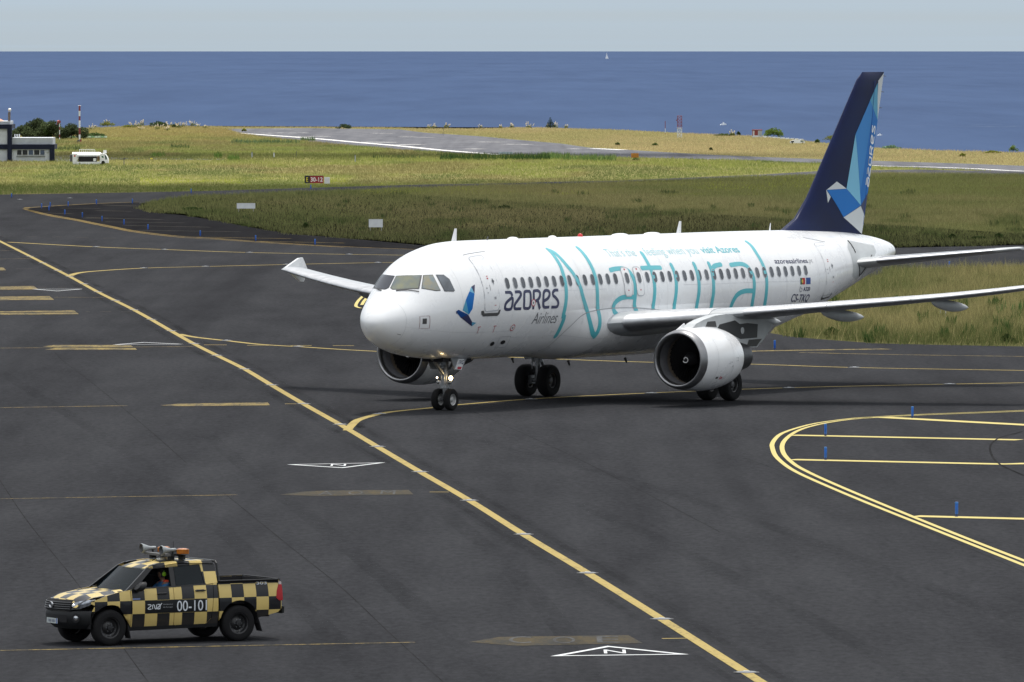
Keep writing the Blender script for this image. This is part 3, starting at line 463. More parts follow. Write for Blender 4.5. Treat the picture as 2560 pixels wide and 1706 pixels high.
DEC={"pane":[[[1.797,0.0505],[1.828,0.1847],[1.877,0.2949],[1.941,0.3909],[2.021,0.4742],[2.118,0.5445],[2.227,0.6049],[2.158,0.6364],[2.091,0.6674],[2.026,0.6977],[1.965,0.7268],[1.907,0.7552],[1.85,0.7839],[1.748,0.7114],[1.655,0.6328],[1.573,0.5444],[1.503,0.4465],[1.445,0.3391],[1.397,0.2204],[1.396,0.2114],[1.394,0.2023],[1.393,0.1932],[1.392,0.1839],[1.391,0.1746],[1.39,0.1651],[1.396,0.1475],[1.403,0.1297],[1.409,0.1115],[1.416,0.0928],[1.424,0.0737],[1.431,0.0538],[1.493,0.0527],[1.553,0.0528],[1.613,0.053],[1.674,0.0523],[1.736,0.0507]],[[2.302,0.6633],[2.347,0.6816],[2.394,0.699],[2.441,0.7156],[2.489,0.7315],[2.538,0.7467],[2.588,0.7614],[2.57,0.817],[2.557,0.8719],[2.548,0.9263],[2.545,0.9804],[2.546,1.0343],[2.552,1.0882],[2.524,1.0831],[2.496,1.078],[2.468,1.0728],[2.44,1.0675],[2.412,1.0621],[2.385,1.0566],[2.308,1.028],[2.233,0.9978],[2.161,0.9659],[2.091,0.9318],[2.024,0.895],[1.962,0.8543],[2.013,0.823],[2.067,0.7913],[2.123,0.7595],[2.181,0.7276],[2.24,0.6956]],[[2.714,0.7997],[2.756,0.8112],[2.799,0.8224],[2.843,0.8332],[2.888,0.8436],[2.933,0.8537],[2.979,0.8636],[2.997,0.8824],[3.015,0.901],[3.034,0.9195],[3.054,0.9379],[3.075,0.9561],[3.096,0.9742],[3.095,1.0108],[3.096,1.0472],[3.1,1.0834],[3.106,1.1194],[3.115,1.1554],[3.126,1.1913],[3.116,1.1934],[3.106,1.1956],[3.097,1.1977],[3.087,1.1999],[3.077,1.202],[3.067,1.2042],[3.006,1.1941],[2.946,1.1838],[2.887,1.1733],[2.828,1.1624],[2.771,1.1511],[2.715,1.1396],[2.701,1.0836],[2.693,1.0276],[2.69,0.9714],[2.693,0.9148],[2.701,0.8576]]],"bird":[["navy",[[3.951,1.2327],[4.006,1.227],[4.062,1.2213],[4.118,1.2156],[4.175,1.2099],[4.137,1.2486],[4.102,1.2873],[4.071,1.326],[4.044,1.3648],[4.016,1.3319],[3.992,1.299],[3.97,1.2659]]],["sky",[[3.951,1.2327],[3.97,1.2659],[3.992,1.299],[4.016,1.3319],[4.044,1.3648],[3.982,1.35],[3.921,1.335],[3.862,1.3198],[3.804,1.3043],[3.839,1.2864],[3.875,1.2685],[3.912,1.2506]]],["azure",[[3.804,1.3043],[3.862,1.3198],[3.921,1.335],[3.982,1.35],[4.044,1.3648],[3.988,1.427],[3.943,1.4899],[3.908,1.5541],[3.884,1.6217],[3.838,1.6467],[3.794,1.672],[3.752,1.6978],[3.713,1.7239],[3.655,1.6484],[3.611,1.5735],[3.58,1.5008],[3.56,1.4303],[3.617,1.3984],[3.676,1.3668],[3.739,1.3355]]],["steel",[[3.56,1.4303],[3.58,1.5008],[3.611,1.5735],[3.655,1.6484],[3.713,1.7239],[3.624,1.6972],[3.538,1.6703],[3.455,1.6429],[3.373,1.6152],[3.413,1.566],[3.457,1.5186],[3.506,1.4738]]],["azuredark",[[3.051,1.6144],[3.08,1.6075],[3.11,1.6008],[3.14,1.594],[3.17,1.5874],[3.29,1.6223],[3.416,1.6563],[3.545,1.6894],[3.678,1.7217],[3.588,1.7309],[3.499,1.7402],[3.411,1.7498],[3.324,1.7595],[3.25,1.7237],[3.18,1.6875],[3.114,1.6511]]],["navy",[[3.051,1.6144],[3.072,1.6197],[3.093,1.6249],[3.114,1.6302],[3.135,1.6354],[3.124,1.6445],[3.113,1.6537],[3.102,1.663],[3.091,1.6723],[3.08,1.6578],[3.07,1.6433],[3.06,1.6288]]],["navy",[[3.324,1.7595],[3.411,1.7498],[3.499,1.7402],[3.588,1.7309],[3.678,1.7217],[3.745,1.7608],[3.816,1.7998],[3.893,1.8387],[3.976,1.8776],[3.987,1.8987],[4.0,1.9201],[4.014,1.9416],[4.03,1.9632],[3.834,1.9137],[3.654,1.8632],[3.485,1.8119]]],["steel",[[4.03,1.9632],[4.014,1.9416],[4.0,1.9201],[3.987,1.8987],[3.976,1.8776],[4.041,1.884],[4.107,1.8902],[4.173,1.8965],[4.24,1.9026],[4.186,1.9174],[4.133,1.9325],[4.081,1.9477]]]],"azores":[[[[5.915,1.4236],[6.223,1.4273],[6.318,1.4457],[6.372,1.4936]],[[6.382,1.528],[6.103,1.5634],[5.918,1.6208],[5.901,1.6848],[5.997,1.7094],[6.238,1.7106],[6.346,1.6774],[6.376,1.5237]]],[[[6.57,1.4244],[6.88,1.4262],[6.971,1.4575],[6.923,1.4999],[6.557,1.6284],[6.538,1.684],[6.617,1.7082],[6.999,1.711]]],[[[7.194,1.4643],[7.297,1.4249],[7.522,1.4248],[7.612,1.4604],[7.602,1.6492],[7.524,1.706],[7.275,1.7082],[7.175,1.6743],[7.194,1.4643]]],[[[7.815,1.7312],[7.84,1.4543],[7.941,1.4209],[8.149,1.4232],[8.263,1.4591],[8.221,1.5275],[8.079,1.5774],[7.888,1.5967]],[[8.079,1.586],[8.278,1.7307]]],[[[8.516,1.5996],[8.777,1.5596],[8.907,1.5008],[8.891,1.4444],[8.744,1.4211],[8.579,1.4366],[8.496,1.4962],[8.48,1.6508],[8.579,1.7038],[8.912,1.706]]],[[[9.53,1.4255],[9.284,1.4271],[9.144,1.4689],[9.161,1.5123],[9.303,1.5484],[9.462,1.6018],[9.508,1.6585],[9.421,1.7069],[9.054,1.7095]]]],"natural":[[[[10.206,0.6099],[10.214,0.7076],[10.189,0.8532],[10.173,1.003],[10.125,1.1583],[10.112,1.2954],[10.077,1.4446],[10.042,1.5999],[10.004,1.747],[9.987,1.8806],[10.08,1.887],[10.073,2.0587],[10.084,2.2636]],[[10.206,0.6099],[10.415,0.6838],[10.503,0.8226],[10.623,0.9878],[10.776,1.1087],[10.91,1.2227],[11.004,1.3052],[11.101,1.4211],[11.227,1.5804],[11.565,1.8095],[11.84,2.0234],[12.064,2.1472],[12.28,2.2005]],[[12.317,0.5965],[12.294,0.7664],[12.269,0.9717],[12.268,1.1763],[12.234,1.3877],[12.216,1.5916],[12.288,1.773],[12.4,1.9022],[12.425,2.0033],[12.371,2.1241],[12.28,2.2005]]],[[[13.46,1.1148],[13.832,1.0947],[14.253,1.0896],[14.496,1.107],[14.696,1.1429],[14.825,1.2103],[14.892,1.3027],[14.915,1.3925],[14.889,1.4979],[14.864,1.6025],[14.842,1.7164],[14.907,1.7947],[15.046,1.8626]],[[14.828,1.6065],[14.322,1.5947],[13.856,1.613],[13.512,1.6745],[13.381,1.7429],[13.402,1.8195],[13.603,1.8828]]],[[[16.314,0.7963],[16.283,0.9169],[16.283,1.053],[16.301,1.189],[16.296,1.336],[16.275,1.4692],[16.242,1.6093],[16.206,1.7322],[16.175,1.8092],[16.241,1.8759]],[[15.698,1.1009],[16.137,1.0989],[16.606,1.1012],[17.036,1.106]]],[[[17.86,1.0707],[17.886,1.178],[17.875,1.326],[17.838,1.442],[17.775,1.6002],[17.709,1.7755],[17.647,1.8752]],[[19.502,1.069],[19.509,1.2051],[19.494,1.3525],[19.465,1.4775],[19.417,1.6186],[19.339,1.7946],[19.277,1.8874]]],[[[20.573,1.0759],[20.583,1.1978],[20.563,1.3367],[20.524,1.4712],[20.484,1.6306],[20.431,1.7816],[20.406,1.8789]],[[20.682,1.1702],[20.959,1.1149],[21.423,1.0923]]],[[[22.102,1.1126],[22.575,1.098],[22.945,1.102],[23.227,1.1398],[23.414,1.2286],[23.512,1.3416],[23.515,1.4687],[23.479,1.5937],[23.443,1.7557],[23.472,1.8959]],[[23.403,1.5926],[22.911,1.5864],[22.499,1.6086],[22.175,1.6674],[21.968,1.7732],[21.885,1.8922]]],[[[24.453,0.6107],[24.478,0.7197],[24.417,0.9043],[24.447,1.0666],[24.472,1.206],[24.475,1.3567],[24.441,1.5022],[24.408,1.6574],[24.41,1.7981],[24.45,1.9156]]]],"text":{"thats":[[13.867,0.848],[15.869,0.8557],[13.846,0.6651]],"feeling":[[16.566,0.8528],[20.32,0.8585],[16.77,0.6658]],"airlinespt":[[25.416,1.125],[28.417,1.1877],[25.487,1.0256]],"cs":[[26.438,1.8962],[28.011,2.0039],[26.333,1.7316]],"a320":[[27.316,1.7167],[27.899,1.7508],[27.324,1.6267]],"swirl":[[27.137,1.6665]],"flag1":[[27.073,1.4453],[27.461,1.4564],[27.446,1.581],[27.057,1.5673]],"flag2":[[27.543,1.4566],[27.922,1.4697],[27.914,1.5998],[27.532,1.5832]],"visit":[[20.588,0.8466],[23.316,0.8602],[20.961,0.6838]],"airlines":[[7.928,1.9911],[9.59,1.9967],[7.993,1.791]]},"door1":[[4.656,0.6557],[5.599,0.7008],[5.511,1.4743],[5.481,1.719],[4.595,1.7042],[4.556,1.463]],"sill1":[[4.407,1.6869],[4.545,1.693],[4.611,1.7412],[5.449,1.7532],[5.509,1.7066],[5.609,1.7091],[5.563,1.778],[5.454,1.8109],[4.548,1.7941],[4.416,1.7473]],"door4":[[29.191,0.7454],[30.037,0.7244],[30.054,1.6389],[30.153,2.043],[29.369,1.9932],[29.301,1.625]],"sill4":[[29.243,1.9667],[29.45,2.0451],[29.986,2.089],[30.131,2.0309],[30.313,2.1248],[30.308,2.2368],[29.212,2.086]],"exit1":[[14.346,1.0759],[14.789,1.0809],[14.702,1.5308],[14.465,1.5806],[14.252,1.5258]],"gut1":[[4.487,0.5996],[5.173,0.6029],[5.959,0.5928]],"gut4":[[29.016,0.5411],[29.704,0.6385],[30.369,0.7342]],"peep1":[[5.264,1.2157]],"peep4":[[29.89,1.3157]],"misc":{"hatch":[[1.481,1.5167],[1.89,1.5896],[1.958,1.9178],[1.515,1.8971]],"hatchsq":[[1.599,1.6205],[1.775,1.6367],[1.793,1.7887],[1.613,1.7772]],"oval1":[[6.01,2.3749]],"oval2":[[6.667,2.349]],"hatch2":[[6.191,2.2184],[6.929,2.2194],[7.164,2.486],[6.44,2.4771]],"t1":[[4.422,1.9958],[4.607,1.9902],[4.497,1.9926],[4.538,2.1195]],"t2":[[5.408,1.9966],[5.6,1.9926],[5.495,1.9982],[5.53,2.1215]],"circ1":[[6.74,2.044]],"circ2":[[7.799,1.6195]],"dash":[[0.817,2.1758],[0.949,2.1707]],"seam1":[[1.012,0.0281],[1.041,0.6242],[0.997,1.1198],[0.97,1.634],[0.963,2.0689],[0.963,2.4436]],"seam2":[[1.01,1.8439],[2.033,1.971],[3.714,2.0866],[6.937,2.111]]},"seam3":[[18.366,1.43],[19.839,1.4388],[22.45,1.4428],[24.726,1.4548],[28.018,1.5225]],"seam4":[[9.542,1.4387],[11.303,1.4451],[12.877,1.4424]]}
X0,Y0,YAW=-4.9689,313.3413,1.028189
def aircraft_white():
    m,t,p=nodes_mat('white_aircraft_paint'); o=N(t,'ShaderNodeTexCoord').outputs['Object']
    a=noise(t,o,.9,5,.6); b=noise(t,o,1.6,5,.65,(1.6,.25,.18)); d=noise(t,o,6,3,.6)
    c=mixc(t,ramp(t,a,[(.3,(0,0,0)),(.7,(1,1,1))]),(.72,.73,.75),(.775,.782,.79)); c=mixc(t,ramp(t,b,[(.55,(0,0,0)),(.78,(.30,.30,.30))]),c,(.60,.60,.585)); c=mixc(t,ramp(t,d,[(.62,(0,0,0)),(.8,(.10,.10,.10))]),c,(.5,.5,.48))
    t.links.new(c,p.inputs['Base Color']); t.links.new(ramp(t,a,[(.3,(.22,.22,.22)),(.7,(.36,.36,.36))]),p.inputs['Roughness']); p.inputs['Coat Weight'].default_value=.35; p.inputs['Coat Roughness'].default_value=.1; return m
plane=thing('airplane',(X0,Y0,0),YAW,'white twin-engine airliner with blue tail and turquoise lettering taxiing across the apron','airplane')
M_WH=aircraft_white(); M_NAVY=mat('navy_paint',(.006,.013,.058),.35,spec=.10,coat=.0,var=.25,vs=.8,var2=(.007,.011,.044)); M_DK=mat('dark_grey_trim',(.06,.06,.062),.5)
M_TEAL=mat('turquoise_paint',(.088,.425,.485),.35,coat=.1); M_INK=mat('navy_lettering',(.022,.026,.085),.4); M_LG=mat('light_grey_paint',(.50,.52,.53),.4,var=.15,vs=2); M_MG=mat('mid_grey_line',(.30,.31,.33),.5)
M_AL=mat('bare_aluminium',(.50,.51,.53),.50,1,var=.2,vs=3); M_LIP=mat('intake_lip_metal',(.30,.30,.31),.38,1,var=.25,vs=2); M_TY=mat('tyre_rubber',(.009,.009,.010),.85,spec=.2,bump=.3,bs=25); M_RIM=mat('wheel_rim',(.33,.33,.34),.45,.6); M_ST=mat('gear_steel',(.36,.37,.39),.4,.7,var=.4,vs=9); M_BLK=mat('black_cavity',(.006,.006,.008),.9)
M_AZ=mat('azure_paint',(.005,.135,.44),.35,spec=.2); M_AZD=mat('deep_azure_paint',(.006,.052,.21),.35,spec=.2); M_SKY=mat('pale_blue_paint',(.17,.43,.60),.35,spec=.2); M_STL=mat('steel_blue_paint',(.08,.30,.46),.35,spec=.2); M_RED=mat('red_marking',(.42,.03,.05),.5); M_SIL=mat('silver_grey_paint',(.52,.55,.56),.45,spec=.2)
M_PANE=mat('cabin_pane',(.055,.062,.075),.12,spec=.6); M_PANE2=mat('cabin_pane_shaded',(.075,.082,.095),.15,spec=.6); M_PANE3=mat('cabin_pane_dark',(.035,.040,.050),.10,spec=.6); M_FR=mat('window_frame',(.42,.44,.47),.45)
COL={'navy':M_INK,'sky':M_SKY,'azure':M_AZ,'steel':M_STL,'azuredark':M_AZD}
# fuselage
xs=[.25+ .0006]+[.25+(i/34*2.4)**2 for i in range(1,35)]; xs=sorted(set([round(x,4) for x in xs if x<6]+[6+.5*i for i in range(63)]+[37.2,37.3,37.4,37.48,37.53,37.56,37.569]))
nn=80; mb=MB(); mb.loft([[fus(x,2*math.pi*i/nn) for i in range(nn)] for x in xs if x<37.57]); fu=mb.build('fuselage',M_WH,plane,60)
# belly fairing: swells smoothly out of the fuselage
def s01(t): t=min(max(t,0),1); return t*t*(3-2*t)
def swell(x,ph):
    if not (10.0<x<22.2) or ph<1.70: return 0.0
    return min(s01((x-10.0)/2.6),s01((22.2-x)/4.2))*.30*s01((ph-1.70)/.55)*(1-.45*s01((ph-2.25)/.8))
rings=[]
for i in range(49):
    x=10.0+12.2*i/48; r_=[fus(x,1.70+(math.pi-1.70)*k/30,swell(x,1.70+(math.pi-1.70)*k/30)+(.002 if k>1 else -.02)) for k in range(31)]; r_+= [(p[0],-p[1],p[2]) for p in r_[-2::-1]]; rings.append(r_)
fair=MB().loft(rings,close=True,cap0=False,cap1=False).build('belly_fairing',M_WH,plane,60)
KA=2.0
def onfus(x,a,off): return Vector(fus(x,a/KA,off+swell(x,a/KA)+(.003 if swell(x,a/KA)>0 else 0)))
def decal(name,bm,m,off=.006,parent=None):
    for v in bm.verts: v.co=onfus(v.co.x,v.co.y,off)
    return bm_obj(name,bm,m,parent or fu,60)
def A(p): return (p[0],p[1]*KA)
def dpoly(name,pts,m,off=.006,step=.12,parent=None): return decal(name,flat([[A(p) for p in pts]],step,step*.8),m,off,parent)
def dstroke(name,strokes,wd,m,off=.006,step=.09,k=3,wfn=None,caps=True):
    bm=bmesh.new()
    for si,s in enumerate(strokes):
        P=[Vector(A(p)) for p in s]; cl=(P[0]-P[-1]).length<.02; P=smooth_path(P,step,cl) if len(P)>2 else [P[0]+(P[1]-P[0])*(i/6) for i in range(7)]
        v,f=ribbon(P,wd,cl,k,wfn); vs=[bm.verts.new(onfus(q.x,q.y,off+.0008*si)) for q in v]
        for q in f: bm.faces.new([vs[i] for i in q])
        if caps and not cl:
            for e,t in ((P[0],P[0]-P[1]),(P[-1],P[-1]-P[-2])):
                t=t.normalized(); a0=math.atan2(t.y,t.x); ww=(wfn(t) if wfn else wd)/2; c=bm.verts.new(onfus(e.x,e.y,off+.0008*si)); ar=[]
                for i in range(9):
                    q=a0-math.pi/2+math.pi*i/8; ar.append(bm.verts.new(onfus(e.x+ww*math.cos(q),e.y+ww*math.sin(q),off+.0008*si)))
                for i in range(8): bm.faces.new((c,ar[i],ar[i+1]))
    return bm_obj(name,bm,m,fu,60)
for L_ in DEC['azores']: dstroke('azores_letter',L_,.12,M_INK,.007,.05,2,lambda t:.10+.035*abs(t.y),False)
for L_ in DEC['natural']:
    if len(L_)==2 and abs(L_[0][0][0]-17.86)<.01: L_.append([L_[0][-1],[17.95,1.98],[18.3,2.06],[18.9,2.06],[19.25,1.99],L_[1][-1]])
    dstroke('natural_letter',L_,.19,M_TEAL,.006,.12,3,lambda t:.165+.055*abs(t.y))
for c,p in DEC['bird']: dpoly('bird_emblem',p,COL[c],.007)
def dtext(s,key,m,off=.006,bold=0,shear=0,end=None,space=1.0):
    a,b,c=[Vector(A(p)) for p in DEC['text'][key][:3]]; bm=text_bm(s,1,bold,0,space); x0,x1,y0,y1=bm_ext(bm); bt=bm_ext(text_bm('T',1,bold)); cap=bt[3]-bt[2]
    ex=b-a; L0=ex.length; ex=ex/L0; ey=Vector((shear,-1)); hgt=abs(c.y-a.y)
    sx=L0/(x1-x0); sy=hgt/cap; slice_bm(bm,.1/sx,.12/sy)
    for v in bm.verts:
        q=a+ex*((v.co.x-x0)*sx)+ey*((v.co.y)*sy); v.co=onfus(q.x,q.y,off)
    bm.verts.ensure_lookup_table(); nw=s.count(' ')+1
    if nw==1: return bm_obj('lettering',bm,m,fu,60)
    iv=[]; seen=set()                                   # split the line into its words
    for v in bm.verts:
        if v in seen: continue
        st=[v]; seen.add(v); lo=hi=v.co.x
        while st:
            q=st.pop(); lo=min(lo,q.co.x); hi=max(hi,q.co.x)
            for e in q.link_edges:
                o=e.other_vert(q)
                if o not in seen: seen.add(o); st.append(o)
        iv.append((lo,hi))
    iv.sort(); gaps=[]; end=iv[0][1]
    for lo,hi in iv[1:]: gaps.append((lo-end,(lo+end)/2)); end=max(end,hi)
    cuts=sorted(c_ for _,c_ in sorted(gaps)[-(nw-1):])
    for k in range(nw):
        b2=bm.copy(); lo=cuts[k-1] if k else -1e9; hi=cuts[k] if k<nw-1 else 1e9
        bmesh.ops.delete(b2,geom=[v for v in b2.verts if not lo<=v.co.x<hi],context='VERTS'); bm_obj('lettering',b2,m,fu,60)
    bm.free()
M_TEX=mat('pale_turquoise_lettering',(.25,.52,.56),.4)
dtext("That's the",'thats',M_TEX,bold=-.012); dtext('feeling when you','feeling',M_TEX,bold=-.012); dtext('visit Azores','visit',M_TEAL,bold=.014)
DEC['text']['al']=[DEC['text']['airlinespt'][0],[27.99,1.178],DEC['text']['airlinespt'][2]]; DEC['text']['pt']=[[28.02,1.1795],DEC['text']['airlinespt'][1],[28.02,1.085]]
dtext('azoresairlines','al',M_INK,bold=.012); dtext('.pt','pt',M_MG,bold=-.012); dtext('Airlines','airlines',mat('slate_lettering',(.08,.085,.10),.5),bold=-.008,shear=.22); dtext('CS-TKQ','cs',M_INK,bold=.012,shear=.12); dtext('A320','a320',M_INK,bold=.02,shear=.1)
sw=DEC['text']['swirl'][0]; dstroke('swirl_emblem',[[(sw[0]+.11*math.cos(t),sw[1]+.055*math.sin(t)) for t in [q*.35 for q in range(2,14)]],[(sw[0]+.06*math.cos(t)+.02,sw[1]+.03*math.sin(t)+.01) for t in [q*.35+3 for q in range(2,12)]]],.045,M_MG,.006,.03,1,None,False)
f1=DEC['text']['flag1']; mid=lambda a,b,t:[a[0]+(b[0]-a[0])*t,a[1]+(b[1]-a[1])*t]
dpoly('flag',[f1[0],mid(f1[0],f1[1],.4),mid(f1[3],f1[2],.4),f1[3]],mat('flag_green',(.01,.10,.03),.5)); dpoly('flag',[mid(f1[0],f1[1],.4),f1[1],f1[2],mid(f1[3],f1[2],.4)],mat('flag_red',(.42,.02,.02),.5))
cx=mid(mid(f1[0],f1[3],.5),mid(f1[1],f1[2],.5),.4); dpoly('flag_emblem',[(cx[0]+.065*math.cos(t),cx[1]+.035*math.sin(t)) for t in [i*.5236 for i in range(12)]],mat('flag_yellow',(.60,.42,.06),.5),.008)
dpoly('flag',DEC['text']['flag2'],mat('flag_blue',(.015,.06,.26),.5)); 
# cabin windows
def rr(cx,ca,w_,h,r,n=6):
    o=[]
    for sx,sy,a0 in ((1,1,0),(-1,1,90),(-1,-1,180),(1,-1,270)):
        for i in range(n+1): t=R(a0+90*i/n); o.append((cx+sx*(w_/2-r)+r*math.cos(t),ca+sy*(h/2-r)+r*math.sin(t)))
    return o
def phi_z(x,z):
    lo,hi=.2,2.2
    for _ in range(40):
        m_=(lo+hi)/2
        if fus(x,m_)[2]>z: lo=m_
        else: hi=m_
    return lo
def window(x,z,w_=.25,h=.375,off=.008,name='cabin_window'):
    a=phi_z(x,z)*KA; bm=bmesh.new(); ro=rr(x,a,w_+.035,h+.035,.14); ri=rr(x,a,w_,h,.115); n=len(ro)
    vo=[bm.verts.new(onfus(p[0],p[1],off)) for p in ro]; vi=[bm.verts.new(onfus(p[0],p[1],off+.006)) for p in ri]; vd=[bm.verts.new(onfus(p[0]*.985+x*.015,p[1],off-.004)) for p in ri]
    for i in range(n): bm.faces.new((vo[i],vo[(i+1)%n],vi[(i+1)%n],vi[i])); bm.faces.new((vi[i],vi[(i+1)%n],vd[(i+1)%n],vd[i]))
    for f in bm.faces: f.material_index=0
    # pane in slices so it follows the curve
    c=bmesh.new(); 
    ys=sorted(set(round(p[1],5) for p in ri)); rows=[]
    for yy in ys:
        s=[p[0] for p in ri if abs(p[1]-yy)<2e-5]; rows.append((min(s),max(s),yy))
    pv=[(bm.verts.new(onfus(l,yy,off-.004)),bm.verts.new(onfus(r_,yy,off-.004))) for l,r_,yy in rows]
    for q0,q1 in zip(pv[:-1],pv[1:]): f=bm.faces.new((q0[0],q0[1],q1[1],q1[0])); f.material_index=1
    c.free(); return bm_obj(name,bm,[M_FR,rng.choice([M_PANE,M_PANE,M_PANE2,M_PANE3])],fu,50)
WZ=4.442; wx=[6.166+.533*i for i in range(15)]; ex1=wx[-1]+.79; ex2=ex1+.85; wx2=[ex2+.614+.533*i for i in range(23)]
for x in wx+wx2: window(x,WZ,off=.010)
def outline(name,pts,wd,m,off,closed=True):
    P=[Vector(p) for p in pts]; P.append(P[0]); v=[]; n=len(P)-1; bm=bmesh.new(); v,f=ribbon(P,wd,True,1); vs=[bm.verts.new(onfus(q.x,q.y,off)) for q in v]
    for q in f: bm.faces.new([vs[i] for i in q])
    return bm_obj(name,bm,m,fu,60)
def dens(p,n=7): # subdivide a 2-D outline
    o=[]
    for a,b in zip(p,p[1:]+p[:1]):
        for i in range(n): o.append((a[0]+(b[0]-a[0])*i/n,a[1]+(b[1]-a[1])*i/n))
    return o
for x in (ex1,ex2):
    a0,a1=1.075*KA,1.585*KA; o=rr(x,(a0+a1)/2,.52,a1-a0,.15); o=[q for q in o]; bm=flat([o],.15,.09); decal('emergency_exit',bm,M_WH,.013)
    outline('exit_outline',[p for p in dens(rr(x,(a0+a1)/2,.52,a1-a0,.15),3)],.035,M_FR,.015); window(x,WZ,off=.022); dpoly('exit_placard',[(x-.05,1.10),(x+.05,1.10),(x+.05,1.13),(x-.05,1.13)],M_RED,.016); dpoly('exit_placard',[(x-.04,1.475),(x+.04,1.475),(x+.04,1.495),(x-.04,1.495)],M_RED,.016)
def door(xc,wd,p0,p1,peep,sill,m_line,wl):
    o=dens(rr(xc,(p0+p1)/2*KA,wd,(p1-p0)*KA,.13),4); d=decal('door',flat([rr(xc,(p0+p1)/2*KA,wd,(p1-p0)*KA,.13)],.2,.1),M_WH,.007); outline('door_outline',o,wl,m_line,.009)
    window(peep[0][0],fus(*peep[0])[2],.13,.17,.012,'door_window'); outline('door_panel_line',[(xc-wd*.42,p0*KA+.17),(xc+wd*.42,p0*KA+.17),(xc+wd*.42,p0*KA+.185),(xc-wd*.42,p0*KA+.185)],.008,M_FR,.010)
    for dx,dp,c,w_,h in ((-.05,.42,M_RED,.1,.03),(-.06,.46,M_RED,.09,.05),(-.05,.62,M_DK,.025,.2),(.2,.80,M_MG,.12,.09),(-.25,.62,M_MG,.1,.04),(-.22,.7,M_MG,.08,.03),(.2,.92,M_RED,.12,.02)):
        q=(p0+dp*(1.06/1.04))*1.0; dpoly('door_placard',[(xc+dx-w_/2,q-h/2/KA),(xc+dx+w_/2,q-h/2/KA),(xc+dx+w_/2,q+h/2/KA),(xc+dx-w_/2,q+h/2/KA)],c,.011)
    dpoly('door_sill',sill,M_DK,.012)
door(5.055,.90,.685,1.715,DEC['peep1'],DEC['sill1'],M_FR,.045); door(29.70,.80,.74,2.01,DEC['peep4'],[(29.25,1.97),(29.32,2.04),(29.42,2.075),(30.0,2.085),(30.13,2.02),(30.2,2.02),(30.2,2.06),(30.05,2.13),(29.38,2.13),(29.25,2.08)],M_MG,.022)
for k in ('gut1','gut4'): dstroke('rain_gutter',[DEC[k]],.035,M_MG,.008,.1,1,None,False)
mi=DEC['misc']; M_SEAM=mat('panel_seam',(.50,.51,.53),.6)
outline('hatch_outline',dens([A(p) for p in mi['hatch']],5),.018,mat('brown_line',(.25,.12,.13),.5),.006); dpoly('hatch',mi['hatchsq'],M_DK,.006); outline('hatch_outline',dens([A(p) for p in mi['hatch2']],5),.014,M_MG,.006)
for k,ra,rb in (('oval1',.14,.10),('oval2',.16,.09)): c=mi[k][0]; dpoly('vent',[(c[0]+ra*math.cos(t)+.06*math.sin(t),c[1]+rb/KA*1.1*math.sin(t)) for t in [i*.4488 for i in range(14)]],M_BLK,.006)
for k in ('t1','t2'): dstroke('tow_limit_mark',[mi[k][:2],mi[k][2:]],.022,M_RED,.006,.05,1,None,False)
for k in ('circ1','circ2'):
    c=mi[k][0]; dpoly('static_port',[(c[0]+.13*math.cos(t),c[1]+.055*math.sin(t)) for t in [i*.4488 for i in range(14)]],M_WH,.010); outline('static_port_ring',[(c[0]+.13*math.cos(t),c[1]*KA+.11*math.sin(t)) for t in [i*.3142 for i in range(20)]],.03,M_RED,.0115); dpoly('static_port_eye',[(c[0]+.04*math.cos(t),c[1]+.02*math.sin(t)) for t in [i*.7854 for i in range(8)]],M_DK,.012)
dstroke('probe',[mi['dash']],.04,M_DK,.010,.1,1,None,False)
SE=[[(1.005,.02+i*.22) for i in range(14)],mi['seam2'],DEC['seam3'],DEC['seam4'],[(3.42,.1+i*.16) for i in range(12)],[(6.0,.1+i*.12) for i in range(10)],[(35.05,.1+i*.2) for i in range(13)],[(12.6,1.72+.05*i) for i in range(3)]]+[[(xx,.15+i*.13) for i in range(14)] for xx in (8.6,11.25,17.2,20.3,23.05,26.0,28.7,31.4)]+[[(6+i*1.2,pp) for i in range(20)] for pp in (.52,2.25)]
for s in SE: dstroke('panel_seam',[s],.009,M_SEAM,.003,.2,1,None,False)
fl=[(10.15,2.55),(10.35,2.25),(10.75,2.02),(11.3,1.86),(12.2,1.795),(13.4,1.775),(15,1.79),(16.6,1.84),(18.5,1.9)]; dstroke('fairing_seam',[fl],.028,M_MG,.012,.2,1,None,False)
# flight deck windows, port side and their mirror images
M_GL=[mat('gold_tinted_glass',(.20,.20,.115),.10,spec=.7,var=.5,vs=2.2,var2=(.10,.13,.14)),mat('curtained_glass',(.26,.23,.14),.12,spec=.7,var=.65,vs=3.5,var2=(.16,.20,.22)),mat('grey_glass',(.12,.14,.165),.08,spec=.7,var=.5,vs=2.5),mat('dark_glass',(.010,.014,.026),.06,spec=.7)]
def grow(p,k):
    cx=sum(q[0] for q in p)/len(p); ca=sum(q[1] for q in p)/len(p); return [((q[0]-cx)*(1+k)+cx,(q[1]-ca)*(1+k*1.2)+ca) for q in p]
for i,p in enumerate(DEC['pane']):
    for sgn in (1,-1):
        for nm,pp,m_,off in (('cockpit_window_frame',grow(p,.075),M_DK,.006),('cockpit_window',p,M_GL[i] if sgn>0 else M_GL[3],.012)):
            bm=flat([[A(q) for q in pp]],.10,.08)
            for v in bm.verts: v.co=Vector(fus(v.co.x,sgn*v.co.y/KA,off))
            bm_obj(nm,bm,m_,fu,60)
for a,b in (((1.36,.30),(1.80,.86)),((1.36,-.30),(1.62,-.62))):
    mb=MB(); mb.tube(fus(*a,.03),fus((a[0]+b[0])/2-.04,(a[1]+b[1])/2,.035),.018); mb.tube(fus((a[0]+b[0])/2-.04,(a[1]+b[1])/2,.035),fus(*b,.03),.014); mb.build('wiper',M_DK,plane)
